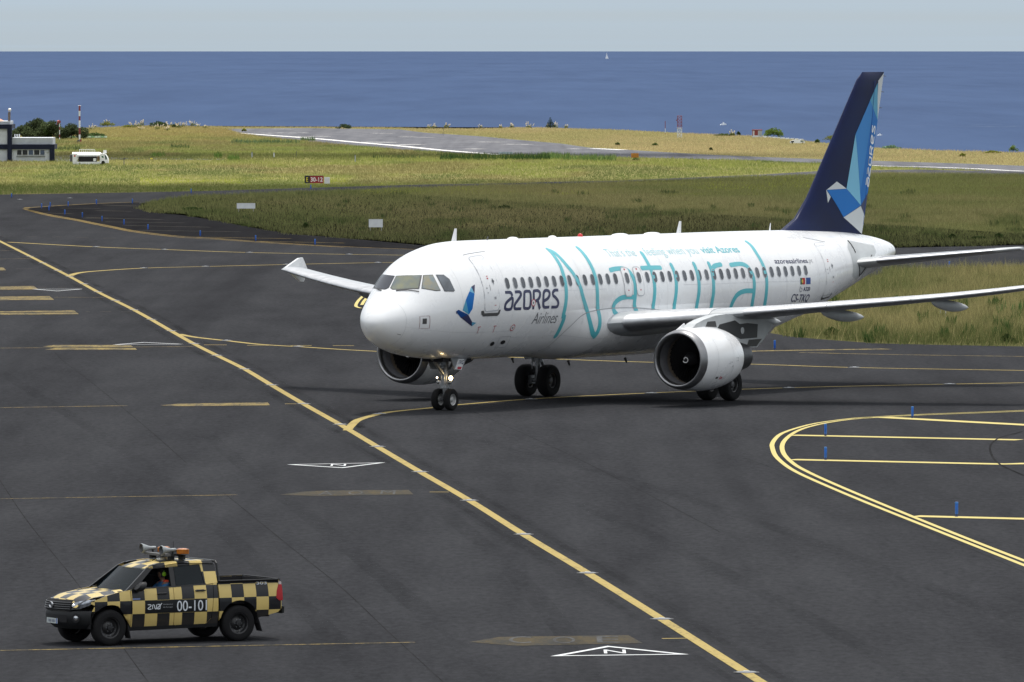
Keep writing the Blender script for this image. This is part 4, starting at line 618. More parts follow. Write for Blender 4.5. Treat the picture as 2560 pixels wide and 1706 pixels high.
# antennas and bumps on the crown
for x,h,l,sw_ in ((5.5,.46,.36,.22),(21.2,.46,.36,.22),(28.1,.28,.10,.08)):
    rb=[]
    for t in (0,1): rb.append([(x+sw_*t+l*(1-.55*t)*a,.035*b*(1-.6*t),5.88+h*t) for a,b in ((0,0),(.3,1),(1,0),(.3,-1))])
    MB().loft(rb).build('blade_antenna',M_WH,plane,20)
for x,l in ((9.4,.55),(16.6,1.1),(18.9,1.1),(12.3,.2)): 
    mb=MB(); mb.loft([[(x+l*(.5-.5*math.cos(k)),.2*math.sin(k)*math.cos(q)*.9,5.895+.085*math.sin(k)*max(0,math.sin(q))) for q in [i*math.pi/8 for i in range(9)]] for k in [.05+j*3.04/8 for j in range(9)]],close=False,cap0=False,cap1=False); mb.build('crown_fairing',M_WH,plane,60)
MB().lathe([(0,.10),(.06,.09),(.11,.05),(.125,0.001)],(14.35,0,5.90),(0,0,1),12).build('red_beacon',mat('beacon_red',(.5,.01,.015),.3),plane,50)
mb=MB(); mb.tube((7.75,-.1,5.89),(7.82,-.1,6.02),.03,.02); mb.build('sensor',M_DK,plane)
# wings
def foil(c,t,n=13,camber=.012):
    up,lo=[],[]
    for i in range(n+1):
        s=(1-math.cos(math.pi*i/n))/2; y=5*t*(.2969*math.sqrt(s)-.126*s-.3516*s*s+.2843*s**3-.1036*s**4); z=camber*4*s*(1-s); up.append((s*c,(z+y)*c)); lo.append((s*c,(z-y)*c))
    return up,lo
XR,ZR=12.95,2.86
def wing_geo(y):
    le=XR+(y-2)*.5206; te=19.15 if y<=6.4 else 19.15+(y-6.4)/(16.6-6.4)*(22.15-19.15)
    if y<6.4: te-=.03*(6.4-y)
    z=ZR+(y-2)*.0892+(.22*((y-11)/5.6)**2 if y>11 else 0); return le,te-le,z,R(3.0-3.6*(y-2)/14.6),.145-.045*min(1,(y-2)/5)
def wsec(y,sgn,off=0,rng_=None):
    le,c,z,inc,t=wing_geo(y); up,lo=foil(c,t); pts=up[::-1]+lo[1:-1]
    ca,sa=math.cos(inc),math.sin(inc); return [(le+a*ca+b*sa,sgn*y,z-a*sa+b*ca) for a,b in pts]
M_WG2=mat('wing_grey',(.40,.42,.44),.42,var=.12,vs=.7)
for sgn in (-1,1):
    wi=MB().loft([wsec(y,sgn) for y in (1.0,2,3,4.2,5.3,6.4,8,9.6,11,12.4,13.8,15.2,16.2,16.62)]).build('wing',M_WG2,plane,45)
    for ya,yb in ((2.45,5.15),(6.25,8.85),(8.87,11.5),(11.52,14.1),(14.12,16.45)):     # slats along the leading edge
        rr_=[]
        for j in range(5):
            y=ya+(yb-ya)*j/4; le,c,z,inc,t=wing_geo(y); up,lo=foil(c,t,26); ca,sa=math.cos(inc),math.sin(inc); k=9 if yb<6 else 10; q=[up[i] for i in range(k,-1,-1)]+[lo[i] for i in range(1,7)]; o=[]
            for a,b in q:
                nx,nz=(a-.06*c),b*3; l=math.hypot(nx,nz) or 1; o.append((le+(a+.012*nx/l)*ca+(b+.012*nz/l)*sa-.004,sgn*y,z-(a+.012*nx/l)*sa+(b+.012*nz/l)*ca))
            rr_.append(o+[(o[-1][0]+.1,o[-1][1],o[-1][2]+.03),(o[0][0],o[0][1],o[0][2]-.03)])
        MB().loft(rr_).build('slat',M_AL,wi,40)
    for y,ln,x1,z,rr2 in ((5.3,2.3,19.6,2.80,.14),(8.35,3.2,20.25,3.0,.19),(12.0,2.8,21.35,3.37,.18)):
        rings=[]
        for j in range(15):
            s=j/14; e=(math.sin(math.pi*min(1,s*1.02))**.55 if 0<s<1 else .03); e=max(e,.03)*(1 if s<.8 else 1); rings.append([(x1-ln*(1-s),sgn*y+rr2*.75*e*math.cos(q),z+rr2*e*math.sin(q)*(1.25 if math.sin(q)>0 else .95)+.25*(1-s)**2) for q in [i*math.pi/8 for i in range(16)]])
        MB().loft(rings).build('flap_track_fairing',M_LG,wi,50)
    # wing tip fence
    le,c,z,inc,t=wing_geo(16.62)
    for pl in ([(.05,.0),(1.15,.40),(1.42,.42),(1.72,.02),(1.72,-.04),(1.50,-.48),(1.28,-.48),(.42,-.05)],):
        a=[(le+p,sgn*16.60,z+q) for p,q in pl]; b=[(le+p,sgn*16.68,z+q) for p,q in pl]; bm=bmesh.new(); va=[bm.verts.new(p) for p in a]; vb=[bm.verts.new(p) for p in b]; bm.faces.new(va); bm.faces.new(vb[::-1])
        for i in range(len(a)): bm.faces.new((va[i],va[(i+1)%len(a)],vb[(i+1)%len(a)],vb[i]))
        bm_obj('wing_tip_fence',bm,M_WH,wi)
# tailplane
for sgn in (-1,1):
    rings=[]
    for y,le,c,z in ((.5,31.75,4.6,4.55),(1.1,32.35,4.25,4.60),(3.5,34.0,3.0,4.85),(5.6,35.45,1.95,5.07),(6.05,35.85,1.55,5.12),(6.22,36.2,1.0,5.135)):
        up,lo=foil(c,.095,12,0); rings.append([(le+a,sgn*y,z+b) for a,b in up[::-1]+lo[1:-1]])
    tp=MB().loft(rings).build('tailplane',M_LG,plane,45)
    rr_=[]
    for y,le,c,z in ((1.9,32.90,3.85,4.685),(5.5,35.36,2.0,5.058)):
        up,lo=foil(c,.095,24,0); q=[up[i] for i in range(6,-1,-1)]+[lo[i] for i in range(1,7)]; rr_.append([(le+a*1.0-.01,sgn*y,z+b*1.03) for a,b in q])
    MB().loft(rr_).build('leading_edge',mat('tailplane_metal',(.36,.37,.39),.3,1),tp,40)
    bm=flat([[(32.0,.98),(32.55,.72),(34.8,1.0),(34.8,1.3),(33.4,1.9),(32.6,2.05),(32.0,1.75)]],.2,.15)
    for v in bm.verts: v.co=Vector(fus(v.co.x,-sgn*v.co.y,.006))
    bm_obj('tailplane_seal_plate',bm,M_LG,tp,60)
    if sgn<0:
        for a,b in (((32.5,.74),(32.55,1.15)),((32.6,1.45),(32.9,1.95)),((33.0,1.9),(34.2,1.35))):
            P=[fus(a[0]+(b[0]-a[0])*t/5,a[1]+(b[1]-a[1])*t/5,.014) for t in range(6)]; MB().path(P,.022,6).build('seal_slot',M_DK,tp)
# fin
def finhalf(x,z):
    s=(z-5.6)/(11.74-5.6); le=np.interp(z,[5.6,5.95,6.3,7.08,11.45,11.74],[28.3,29.2,30.05,30.97,34.79,35.22]); te=35.2+(36.92-35.2)*s; u=min(max((x-le)/(te-le),0),1); c=te-le
    return 5*.10*c*(.2969*math.sqrt(u)-.126*u-.3516*u*u+.2843*u**3-.1036*u**4)*(1 if s<.98 else .8), le, te
rings=[]
for z in (5.35,5.6,5.78,5.95,6.12,6.3,6.7,7.08,8,9,10,11,11.45,11.6,11.70,11.745):
    _,le,te=finhalf(33,max(z,5.6)); n=16; q=[(1-math.cos(math.pi*i/n))/2 for i in range(n+1)]; k=1 if z<11.6 else {11.6:.8,11.7:.5,11.745:.08}[z]
    up=[(le+(te-le)*s,-finhalf(le+(te-le)*s,max(z,5.6))[0]*k,z) for s in q]; rings.append(up[::-1]+[(p[0],-p[1],p[2]) for p in up[1:-1]])
fin=MB().loft(rings).build('tail_fin',M_NAVY,plane,50)
def fpoly(name,pts,m,off=.006):
    bm=flat([pts],.25,.3)
    for v in bm.verts: x,z=v.co.x,v.co.y; v.co=Vector((x,-finhalf(x,z)[0]-off,z))
    return bm_obj(name,bm,m,fin,60)
for nm,m_,pts in (('fin_panel',M_SIL,[(36.90,11.70),(36.389,11.413),(36.356,10.776),(36.42,9.939)]),('fin_panel',M_STL,[(36.328,11.329),(35.661,10.674),(36.42,9.905),(36.36,10.77)]),('fin_panel',M_AZ,[(35.661,10.674),(36.415,9.905),(35.66,7.184),(35.014,6.71),(34.421,9.412)]),('fin_panel',M_SKY,[(34.421,9.412),(35.014,6.71),(33.659,7.363)]),('fin_panel',M_SIL,[(32.083,7.342),(32.86,7.644),(33.659,7.363)]),('fin_panel',M_SIL,[(32.04,7.351),(32.36,7.074),(32.127,6.846)]),('fin_panel',M_AZ,[(32.083,7.335),(33.659,7.356),(35.0,6.71),(33.427,6.292)]),('fin_panel',M_SIL,[(33.427,6.286),(35.014,6.693),(35.41,6.305),(35.19,5.63)]),('fin_panel',M_INK,[(35.014,6.71),(35.66,7.175),(35.41,6.31)])): fpoly(nm,pts,m_)
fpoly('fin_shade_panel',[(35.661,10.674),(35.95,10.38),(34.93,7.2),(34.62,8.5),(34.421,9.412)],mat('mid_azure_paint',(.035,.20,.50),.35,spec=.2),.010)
# fin lettering 'azores' running up the rudder
al=DEC['azores']; mnx=min(p[0] for L_ in al for s in L_ for p in s); mxx=max(p[0] for L_ in al for s in L_ for p in s); mny=1.41; mxy=1.735
f0,f1_,f2=Vector((35.72,7.42)),Vector((36.22,9.68)),Vector((35.40,7.42))
for L_ in al:
    bm=bmesh.new()
    for s in L_:
        P=[]
        for p in s:
            a=(p[0]-mnx)/(mxx-mnx); b=(mxy-p[1])/(mxy-mny); P.append(f0+(f1_-f0)*a+Vector((-.30,.05))*b)
        cl=(P[0]-P[-1]).length<.01; P=smooth_path(P,.04,cl) if len(P)>2 else P; v,f=ribbon(P,.070,cl); vs=[bm.verts.new((q.x,-finhalf(q.x,q.y)[0]-.012,q.y)) for q in v]
        for q in f: bm.faces.new([vs[i] for i in q])
    bm_obj('azores_letter',bm,mat('fin_letter_white',(.72,.74,.75),.45,spec=.2),fin,60)
mb=MB(); mb.tube((34.9,-.235,6.0),(36.05,-.10,11.4),.009,n=5); mb.build('rudder_hinge_line',M_AZD,fin)
for z in (11.0,10.4,11.6): mb=MB(); te=finhalf(33,z)[2]; mb.tube((te-.02,0,z),(te+.2,0,z-.02),.012,n=5); mb.build('static_wick',M_DK,fin)
# engines
def engine(sgn):
    o=(11.36,sgn*5.755,1.68)
    nac=MB().lathe([(.30,1.062),(.6,1.10),(1.0,1.135),(1.5,1.15),(2.0,1.13),(2.5,1.07),(2.9,.985),(3.12,.92),(3.125,.90),(2.7,.90),(2.3,.88)],o,(1,0,0),56).build('engine_nacelle',M_WH,plane,40)
    MB().lathe([(.30,1.066),(.16,1.04),(.06,1.0),(.015,.965),(0,.935),(.015,.905),(.06,.88),(.14,.862),(.24,.852)],o,(1,0,0),56).build('intake_lip',M_LIP,nac,80)
    MB().lathe([(.24,.852),(.5,.845),(.75,.85)],o,(1,0,0),56).build('intake_duct',mat('duct_grey',(.12,.12,.13),.45,var=.2),nac,80)
    MB().lathe([(.75,.85),(.80,.862),(1.05,.872)],o,(1,0,0),56).build('fan_case',mat('fan_case_tan',(.16,.13,.10),.5),nac,80)
    mb=MB(); 
    for i in range(36):
        t=2*math.pi*i/36; rad=Vector((0,math.cos(t),math.sin(t))); tg=Vector((0,-math.sin(t),math.cos(t))); rg=[]
        for s in (.25,.5,.75,.86):
            tw=R(25+35*(s-.25)/.6); w_=.085+.07*s; d=Vector((1,0,0))*math.cos(tw)+tg*math.sin(tw); c=Vector(o)+Vector((1.0,0,0))+rad*s; rg.append([c-d*w_,c+Vector((.008,0,0)),c+d*w_,c-Vector((.008,0,0))])
        mb.loft(rg)
    mb.build('fan',mat('fan_blade_metal',(.05,.05,.055),.4,.8),nac,30)
    MB().lathe([(1.10,.01),(1.10,.9)],o,(1,0,0),40).build('fan_backing',M_BLK,nac)
    MB().lathe([(.52,.004),(.56,.05),(.66,.12),(.80,.20),(.97,.265)],o,(1,0,0),28).build('spinner',mat('spinner_black',(.015,.015,.017),.4),nac,60)
    P=[]
    for i in range(15):
        t=i*.42; r_=.035+.0075*i; x=.53+(r_-.02)*.75; P.append((o[0]+x-.012,o[1]+r_*math.cos(t),o[2]+r_*math.sin(t)))
    MB().path(P,.016,6).build('spinner_swirl',mat('swirl_white',(.8,.8,.8),.5),nac)
    MB().lathe([(2.3,.86),(2.6,.74),(3.1,.68),(3.8,.60),(4.55,.47),(4.56,.44),(4.2,.42)],o,(1,0,0),40).build('core_cowl',mat('core_cowl_metal',(.10,.10,.105),.42,.8,var=.3,vs=3),nac,50)
    MB().lathe([(4.1,.30),(4.8,.17),(5.2,.02)],o,(1,0,0),24).build('exhaust_plug',mat('core_cowl_metal',(0,0,0)),nac,50)
    # pylon
    def slab(name,pl,th,m,par,y0=0):
        bm=bmesh.new(); A_=[bm.verts.new((p,o[1]+th+y0,q)) for p,q in pl]; B_=[bm.verts.new((p,o[1]-th+y0,q)) for p,q in pl]; bm.faces.new(A_); bm.faces.new(B_[::-1])
        for i in range(len(pl)): bm.faces.new((A_[i],A_[(i+1)%len(pl)],B_[(i+1)%len(pl)],B_[i]))
        bmesh.ops.triangulate(bm,faces=[f for f in bm.faces if len(f.verts)>4]); return bm_obj(name,bm,m,par)
    slab('pylon',[(12.05,2.76),(12.35,2.93),(12.9,3.06),(13.7,3.18),(14.5,3.22),(15.2,3.12),(16.9,3.0),(17.9,2.75),(17.2,2.25),(16.7,1.98),(15.9,2.0),(15.3,2.25),(14.6,2.5),(13.6,2.72),(12.7,2.79)],.19,M_LG,nac)
    slab('pylon_panel',[(13.0,2.80),(13.15,2.98),(13.7,2.99),(13.8,2.78)],.196,M_DK,nac); slab('pylon_panel',[(13.85,2.72),(14.0,2.86),(15.1,2.98),(15.45,2.84),(16.0,2.86),(16.75,2.80),(16.7,2.32),(15.5,2.30),(14.7,2.54)],.196,mat('pylon_charcoal',(.035,.036,.038),.5),nac); slab('pylon_panel',[(15.95,2.02),(16.65,2.01),(17.05,2.27),(16.1,2.26)],.196,mat('pylon_brown_grey',(.055,.052,.050),.4,.5),nac)
    mb=MB(); mb.lathe([(0,.12),(.012,.12)],(15.62,o[1]-.198,2.6),(0,-1,0),18); mb.lathe([(.012,.12),(.013,.001)],(15.62,o[1]-.198,2.6),(0,-1,0),18); mb.build('pylon_vent',M_LG,nac)
    slab('strake',[(12.15,2.62),(12.9,2.92),(13.1,2.75),(12.6,2.55)],.012,M_WH,nac,.62*sgn*-1)
    for t_ in (.95,2.05): MB().lathe([(t_-.004,1.137 if t_<1 else 1.128),(t_+.004,1.137 if t_<1 else 1.126)],o,(1,0,0),64).build('nacelle_seam',M_MG,nac)
    if sgn<0:
        for (t_,q,w_,h,c) in ((1.15,3.75,.16,.09,M_DK),(1.36,3.75,.05,.14,M_RED),(1.46,3.76,.09,.09,M_RED),(1.6,3.75,.06,.12,M_LG),(1.9,3.25,.03,.05,M_DK),(1.75,3.28,.05,.05,M_MG),(2.0,3.38,.03,.05,M_DK),(2.3,3.12,.3,.012,M_MG),(2.3,3.22,.3,.012,M_MG),(2.45,3.17,.012,.15,M_MG)):
            rr3=float(np.interp(t_,[.3,.6,1,1.5,2,2.5,2.9],[1.062,1.10,1.135,1.15,1.13,1.07,.985]))+.004; v=[]
            for a,b in ((-1,-1),(1,-1),(1,1),(-1,1)):
                ang=q+b*h/2/1.1; v.append((o[0]+t_+a*w_/2,o[1]+rr3*math.cos(ang),o[2]+.0+rr3*math.sin(ang)))
            mesh_obj('nacelle_placard',v,[(0,1,2,3)],c,nac)
    return nac
engine(-1); engine(1)
# landing gear
def wheel(par,c,r,wd,rimr,m=M_RIM):
    h=wd/2; t=MB().lathe([(-h*.55,rimr),(-h*.9,rimr*1.06),(-h,r*.80),(-h*.92,r*.93),(-h*.6,r*.99),(0,r),(h*.6,r*.99),(h*.92,r*.93),(h,r*.80),(h*.9,rimr*1.06),(h*.55,rimr)],c,(0,1,0),40).build('tyre',M_TY,par,50)
    mb=MB(); mb.lathe([(-h*.8,rimr),(-h*.72,rimr*.92),(-h*.25,rimr*.86),(-h*.22,rimr*.5),(-h*.55,rimr*.42),(-h*.62,rimr*.3),(-h*.62,.004)],c,(0,1,0),28); mb.lathe([(h*.8,rimr),(h*.72,rimr*.92),(h*.25,rimr*.86),(h*.22,rimr*.5),(h*.55,rimr*.42),(h*.62,.004)],c,(0,1,0),28); mb.build('wheel_rim',m,par,40)
gx=5.07
mb=MB(); mb.tube((gx,0,.38),(gx,0,1.0),.075); mb.tube((gx,0,.85),(gx,0,1.95),.125,.15); mb.tube((gx,0,.78),(gx,0,.88),.17); mb.tube((gx,-.2,.38),(gx,.2,.38),.06); mb.tube((gx,-.30,.98),(gx,.30,.98),.065); mb.tube((gx-.02,-.16,.9),(gx-.02,.16,.9),.09); mb.tube((gx+.1,0,.45),(gx+.28,0,.72),.04); mb.tube((gx+.28,0,.72),(gx+.1,0,.92),.04); mb.tube((gx,0,1.2),(gx-.9,0,1.9),.07); mb.tube((gx,.12,1.35),(gx+.5,.2,1.9),.05); mb.tube((gx,-.12,1.35),(gx+.5,-.2,1.9),.05); mb.tube((gx-.1,-.1,1.5),(gx-.1,.1,1.5),.08); mb.path([(gx-.09,-.05,.5),(gx-.14,-.07,.8),(gx-.13,-.06,1.2),(gx-.1,-.1,1.7)],.015,6)
ng=mb.build('nose_gear',M_ST,plane,40)
for y in (-.25,.25): wheel(ng,(gx,y,.38),.38,.225,.20,mat('nose_rim_silver',(.5,.5,.5),.4,.7))
M_LAMP=mat('lit_taxi_lamp',(1,.8,.5),.4,emit=(1,.74,.36),es=8); M_LAMP2=mat('small_lit_lamp',(1,.8,.5),.4,emit=(1,.8,.5),es=4)
for y,z,r_,m_ in ((-.28,1.13,.075,M_LAMP),(.28,1.14,.03,M_LAMP2)):
    MB().lathe([(-.13,.002),(-.125,.06 if r_>.05 else .03),(-.02,r_+.015),(0,r_+.015)],(gx-.05,y,z),(-1,0,0),18).build('lamp_housing',M_ST,ng); MB().lathe([(.001,r_+.004),(.03,r_*.8),(.045,.002)],(gx-.05,y,z),(-1,0,0),18).build('taxi_lamp',m_,ng,60)
for x,y,z in ((4.42,-.32,1.855),(4.86,.32,1.85)): MB().lathe([(0,.025),(.02,.018),(.03,.001)],(x,y,z-.03),(-1,0,-.4),10).build('belly_lamp',M_LAMP2,plane,60)
for sgn in (-1,1):
    pl=[(4.66,1.86),(5.75,1.80),(5.30,1.42),(4.95,1.43),(4.85,1.55)]; a=[(p,sgn*.46,q) for p,q in pl]; b=[(p,sgn*.50,q) for p,q in pl]; bm=bmesh.new(); va=[bm.verts.new(p) for p in a]; vb=[bm.verts.new(p) for p in b]; bm.faces.new(va); bm.faces.new(vb[::-1])
    for i in range(5): bm.faces.new((va[i],va[(i+1)%5],vb[(i+1)%5],vb[i]))
    d=bm_obj('nose_gear_door',bm,mat('gear_door_grey',(.20,.21,.22),.5),plane)
# plate with the last letters of the registration, on the door that faces forward
px=[(5.134,1.80),(5.50,1.79),(5.55,1.71),(5.325,1.417),(4.902,1.444)]; bm=bmesh.new(); va=[bm.verts.new((p,-.505,q)) for p,q in px]; vb=[bm.verts.new((p,-.525,q)) for p,q in px]; bm.faces.new(va); bm.faces.new(vb[::-1])
for i in range(5): bm.faces.new((va[i],va[(i+1)%5],vb[(i+1)%5],vb[i]))
pt=bm_obj('registration_plate',bm,M_WH,plane)
bm=text_bm('TKQ',1,.02); x0,x1,y0,y1=bm_ext(bm)
for v in bm.verts: a=(v.co.x-x0)/(x1-x0); b=(v.co.y-y0)/(y1-y0); v.co=(5.135+.36*a+.11*(b-.5),-.529,1.60+.15*b)
bm_obj('plate_lettering',bm,M_INK,pt); mesh_obj('plate_stripe',[(5.03,-.529,1.455),(5.29,-.529,1.435),(5.36,-.529,1.52),(5.09,-.529,1.535)],[(0,1,2,3)],M_RED,pt)
MB().box((5.2,0,1.80),(1.9,.86,.16)).build('nose_gear_bay',M_BLK,plane)
for sgn in (-1,1):
    y=sgn*3.795; mx_=17.71; mb=MB(); mb.tube((mx_,y,.585),(mx_,y,1.5),.11); mb.tube((mx_,y,1.25),(mx_-.05,y,2.85),.19,.22); mb.tube((mx_,y-.5,.585),(mx_,y+.5,.585),.09); mb.tube((mx_,y,1.75),(mx_-.1,y-sgn*1.7,2.45),.08); mb.tube((mx_+.1,y,.7),(mx_+.45,y,1.05),.06); mb.tube((mx_+.45,y,1.05),(mx_+.15,y,1.45),.06); mb.tube((mx_-.15,y-.1,.7),(mx_-.2,y-.12,2.4),.03); mb.box((mx_,y-.25,.62),(.3,.12,.3)); mb.box((mx_,y+.25,.62),(.3,.12,.3)); mb.tube((mx_-.2,y+.1,1.0),(mx_-.22,y+.14,2.5),.025); mb.box((mx_-.1,y-.02,1.9),(.3,.34,.2))
    mg=mb.build('main_gear',M_ST,plane,40)
    for dy in (-.465,.465): wheel(mg,(mx_,y+dy,.585),.585,.42,.27,mat('main_rim_dark',(.10,.10,.105),.5,.6))
    pl=[(mx_-.75,2.65),(mx_+.75,2.65),(mx_+.6,1.75),(mx_+.3,1.35),(mx_-.3,1.35),(mx_-.6,1.8)]; bm=bmesh.new(); va=[bm.verts.new((p,y+sgn*.32,q)) for p,q in pl]; vb=[bm.verts.new((p,y+sgn*.36,q)) for p,q in pl]; bm.faces.new(va); bm.faces.new(vb[::-1])
    for i in range(6): bm.faces.new((va[i],va[(i+1)%6],vb[(i+1)%6],vb[i]))
    bm_obj('main_gear_door',bm,M_LG,plane)
for x,y,z in ((9.3,-.2,1.70),(13.0,-.3,1.5),(16.0,-.9,1.52)): mb=MB(); mb.tube((x,y,z),(x+.1,y,z-.16),.05,.03); mb.build('drain_mast',M_DK,plane)
# ------------------------------------------------------------------ the chequered pickup
TYAW=R(29.6); fw=g(269.3,1616.6); rw=g(594.5,1601.2); md=(fw+rw)/2; ca_,sa_=math.cos(TYAW),math.sin(TYAW); lx_,ly_=(.93+4.015)/2,-.80
truck=thing('pickup_truck',(md.x-lx_*ca_+ly_*sa_,md.y-lx_*sa_-ly_*ca_,0),TYAW,'black and yellow chequered pickup truck with roof loudspeakers driving in the foreground','pickup truck')
def checker_mat():
    m,t,p=nodes_mat('chequered_paint'); o=N(t,'ShaderNodeTexCoord').outputs['Object']; s=N(t,'ShaderNodeSeparateXYZ'); t.links.new(o,s.inputs[0])
    nb=N(t,'ShaderNodeNewGeometry'); tr=N(t,'ShaderNodeVectorTransform'); tr.vector_type='NORMAL'; tr.convert_from='WORLD'; tr.convert_to='OBJECT'; t.links.new(nb.outputs['Normal'],tr.inputs[0]); sn=N(t,'ShaderNodeSeparateXYZ'); t.links.new(tr.outputs[0],sn.inputs[0])
    def mt(op,a,b=None,c=None):
        n=N(t,'ShaderNodeMath'); n.operation=op
        for i,x in enumerate((a,b,c)):
            if x is None: continue
            if isinstance(x,(int,float)): n.inputs[i].default_value=x
            else: t.links.new(x,n.inputs[i])
        return n.outputs[0]
    fl=lambda v,off,st: mt('FLOOR',mt('DIVIDE',mt('SUBTRACT',v,off),st))
    ix=fl(s.outputs[0],.845-3*.298,.298); iz=fl(s.outputs[2],.66-4*.283,.283); iy=fl(s.outputs[1],-.775-4*.31,.31)
    top=mt('GREATER_THAN',sn.outputs[2],.62)
    second=mt('ADD',mt('MULTIPLY',top,mt('ADD',iy,1)),mt('MULTIPLY',mt('SUBTRACT',1,top),iz))
    par=mt('MODULO',mt('ADD',mt('ADD',ix,second),101),2)
    nz_=noise(t,o,3,4,.6)
    yl=mixc(t,nz_,(.47,.35,.11),(.57,.435,.16)); c=mixc(t,par,yl,(.006,.0065,.009)); dn=noise(t,o,5,5,.7); lowz=N(t,'ShaderNodeMapRange'); lowz.inputs['From Min'].default_value=.75; lowz.inputs['From Max'].default_value=.35; t.links.new(s.outputs[2],lowz.inputs[0]); df=mt('MULTIPLY',mt('MULTIPLY',dn,lowz.outputs[0]),.45); c=mixc(t,df,c,(.10,.085,.065))
    t.links.new(c,p.inputs['Base Color']); p.inputs['Roughness'].default_value=.4; p.inputs['Specular IOR Level'].default_value=.25; p.inputs['Coat Weight'].default_value=.32; p.inputs['Coat Roughness'].default_value=.07; return m
M_CH=checker_mat(); M_TB=mat('black_truck_paint',(.006,.0065,.008),.35,spec=.3,coat=.1); M_PL=mat('dark_plastic',(.014,.015,.017),.65,spec=.3,var=.15,vs=6); M_GLS=bpy.data.materials.new('tinted_glass'); M_GLS.use_nodes=True
_t=M_GLS.node_tree; _p=_t.nodes['Principled BSDF']; _p.inputs['Base Color'].default_value=(.012,.022,.030,1); _p.inputs['Roughness'].default_value=.04; _tr=N(_t,'ShaderNodeBsdfTransparent'); _tr.inputs[0].default_value=(.16,.21,.24,1); _x=N(_t,'ShaderNodeMixShader'); _x.inputs[0].default_value=.34
_t.links.new(_tr.outputs[0],_x.inputs[1]); _t.links.new(_p.outputs[0],_x.inputs[2]); _t.links.new(_x.outputs[0],_t.nodes['Material Output'].inputs[0])
M_CHR=mat('chrome',(.6,.6,.62),.15,1); M_LGT=mat('light_text_grey',(.55,.58,.62),.5); M_INT=mat('cab_interior',(.014,.014,.016),.8)
PLAN=lambda x: 1-.20*max(0,(.75-x)/.75)**2.2-.03*max(0,(x-4.6)/.7)**2
SY=[(.30,.84),(.42,.885),(.55,.905),(.75,.925),(.93,.922),(1.05,.905),(1.13,.885),(1.2,.862),(1.72,.655),(1.82,.55)]
def ys(x,z): return float(np.interp(z,[a for a,_ in SY],[b for _,b in SY]))*PLAN(x)
def shell(name,outl,m,par,thick=.03,off=0,sides=(-1,1),step=.09,fy=None,smooth=30):
    out=[]
    for sg in sides:
        bm=flat([outl],step,step)
        f0=bm.faces[:]; 
        for v in bm.verts: x,z=v.co.x,v.co.y; v.co=(x,sg*((fy or ys)(x,z)+off),z)
        bmesh.ops.recalc_face_normals(bm,faces=bm.faces[:])
        if bm.faces and sum(f.normal.y for f in bm.faces)*sg<0: bmesh.ops.reverse_faces(bm,faces=bm.faces[:])
        r_=bmesh.ops.extrude_face_region(bm,geom=bm.faces[:]); 
        for e in r_['geom']:
            if isinstance(e,bmesh.types.BMVert): e.co.y-=sg*thick
        out.append(bm_obj(name,bm,m,par,smooth))
    return out
def arch(cx,cz,r,a0,a1,n=14): return [(cx+r*math.cos(R(a0+(a1-a0)*i/n)),cz+r*math.sin(R(a0+(a1-a0)*i/n))) for i in range(n+1)]
FX,RX,WR=.93,4.015,.385
# side panels
shell('front_fender',[(.56,.86),(.50,.74)]+arch(FX,.40,.47,132,2)[::1]+[(1.405,.42),(1.405,1.175),(1.30,1.16),(1.05,1.115),(.8,1.06),(.66,1.005),(.50,.965),(.48,.90)],M_CH,truck)
D1=[(1.42,.375),(2.435,.385),(2.435,1.205),(1.46,1.185),(1.42,1.15)]; D2=[(2.447,.385),(3.20,.395),(3.33,.52),(3.36,.75),(3.40,1.235),(2.447,1.205)]
dl=shell('front_door',D1,M_CH,truck,.05); dr=shell('rear_door',D2,M_CH,truck,.05)
shell('cab_corner',[(3.212,.395),(3.50,.40),(3.50,1.26),(3.412,1.25),(3.372,.75),(3.342,.52)],M_CH,truck)
B=[(3.53,.46)]+[(3.545,.52)]+arch(RX,.42,.46,170,8)+[(4.50,.50),(4.95,.60),(5.03,.68),(5.03,.93),(4.99,1.30),(3.53,1.275)]
shell('bed_side',B,M_CH,truck,.05)
shell('sill',[(1.36,.30),(3.50,.33),(3.50,.405),(1.36,.385)],M_PL,truck,.06,.0)
for sg,d1,d2 in ((-1,dl[0],dr[0]),(1,dl[1],dr[1])):
    for d,x,z in ((d1,2.17,1.075),(d2,3.08,1.115)):
        mb=MB(); mb.loft([[(x+dx,sg*(ys(x,z)+.010+.03*b),z+.022*a*k) for a,b in ((1,0),(.6,1),(-.6,1),(-1,0))] for dx,k in ((-.13,.4),(-.09,1),(.08,1),(.12,.4))]); mb.build('door_handle',M_PL,d)
# bonnet, roof
def surf(name,fn,us,vs_,m,par,thick=.02,smooth=40):
    mb=MB(); n=len(vs_); top=[[fn(u,v) for v in vs_] for u in us]; mb.loft(top,close=False,cap0=False,cap1=False); return mb.build(name,m,par,smooth)
def hood(u,v):
    x=.10+.0*u+u*1.24-(.0)+.10*abs(v)**2.5*(1-u); hw=(.755+.055*u)*PLAN(max(x,.1))*1.05; z=1.0+.165*u**.72-.05*abs(v)**3-.035*(1-u)**4*4*(u<.3)*((.3-u)/.3)+.018*(.5<abs(v)<.8); return (x,v*hw,z)
surf('bonnet',hood,[i/14 for i in range(15)],[i/10-1 for i in range(21)],M_CH,truck)
def roof(u,v):
    x=1.80+u*1.70+.09*abs(v)**2*(1-u)**3; z=1.605+.155*math.sin(math.pi/2*min(1,u/.55))**.8-.035*max(0,(u-.6)/.4)**2-.055*abs(v)**3.2; return (x,v*(.665+.04*min(1,u*3)),z)
surf('roof',roof,[i/12 for i in range(13)],[i/8-1 for i in range(17)],M_CH,truck)
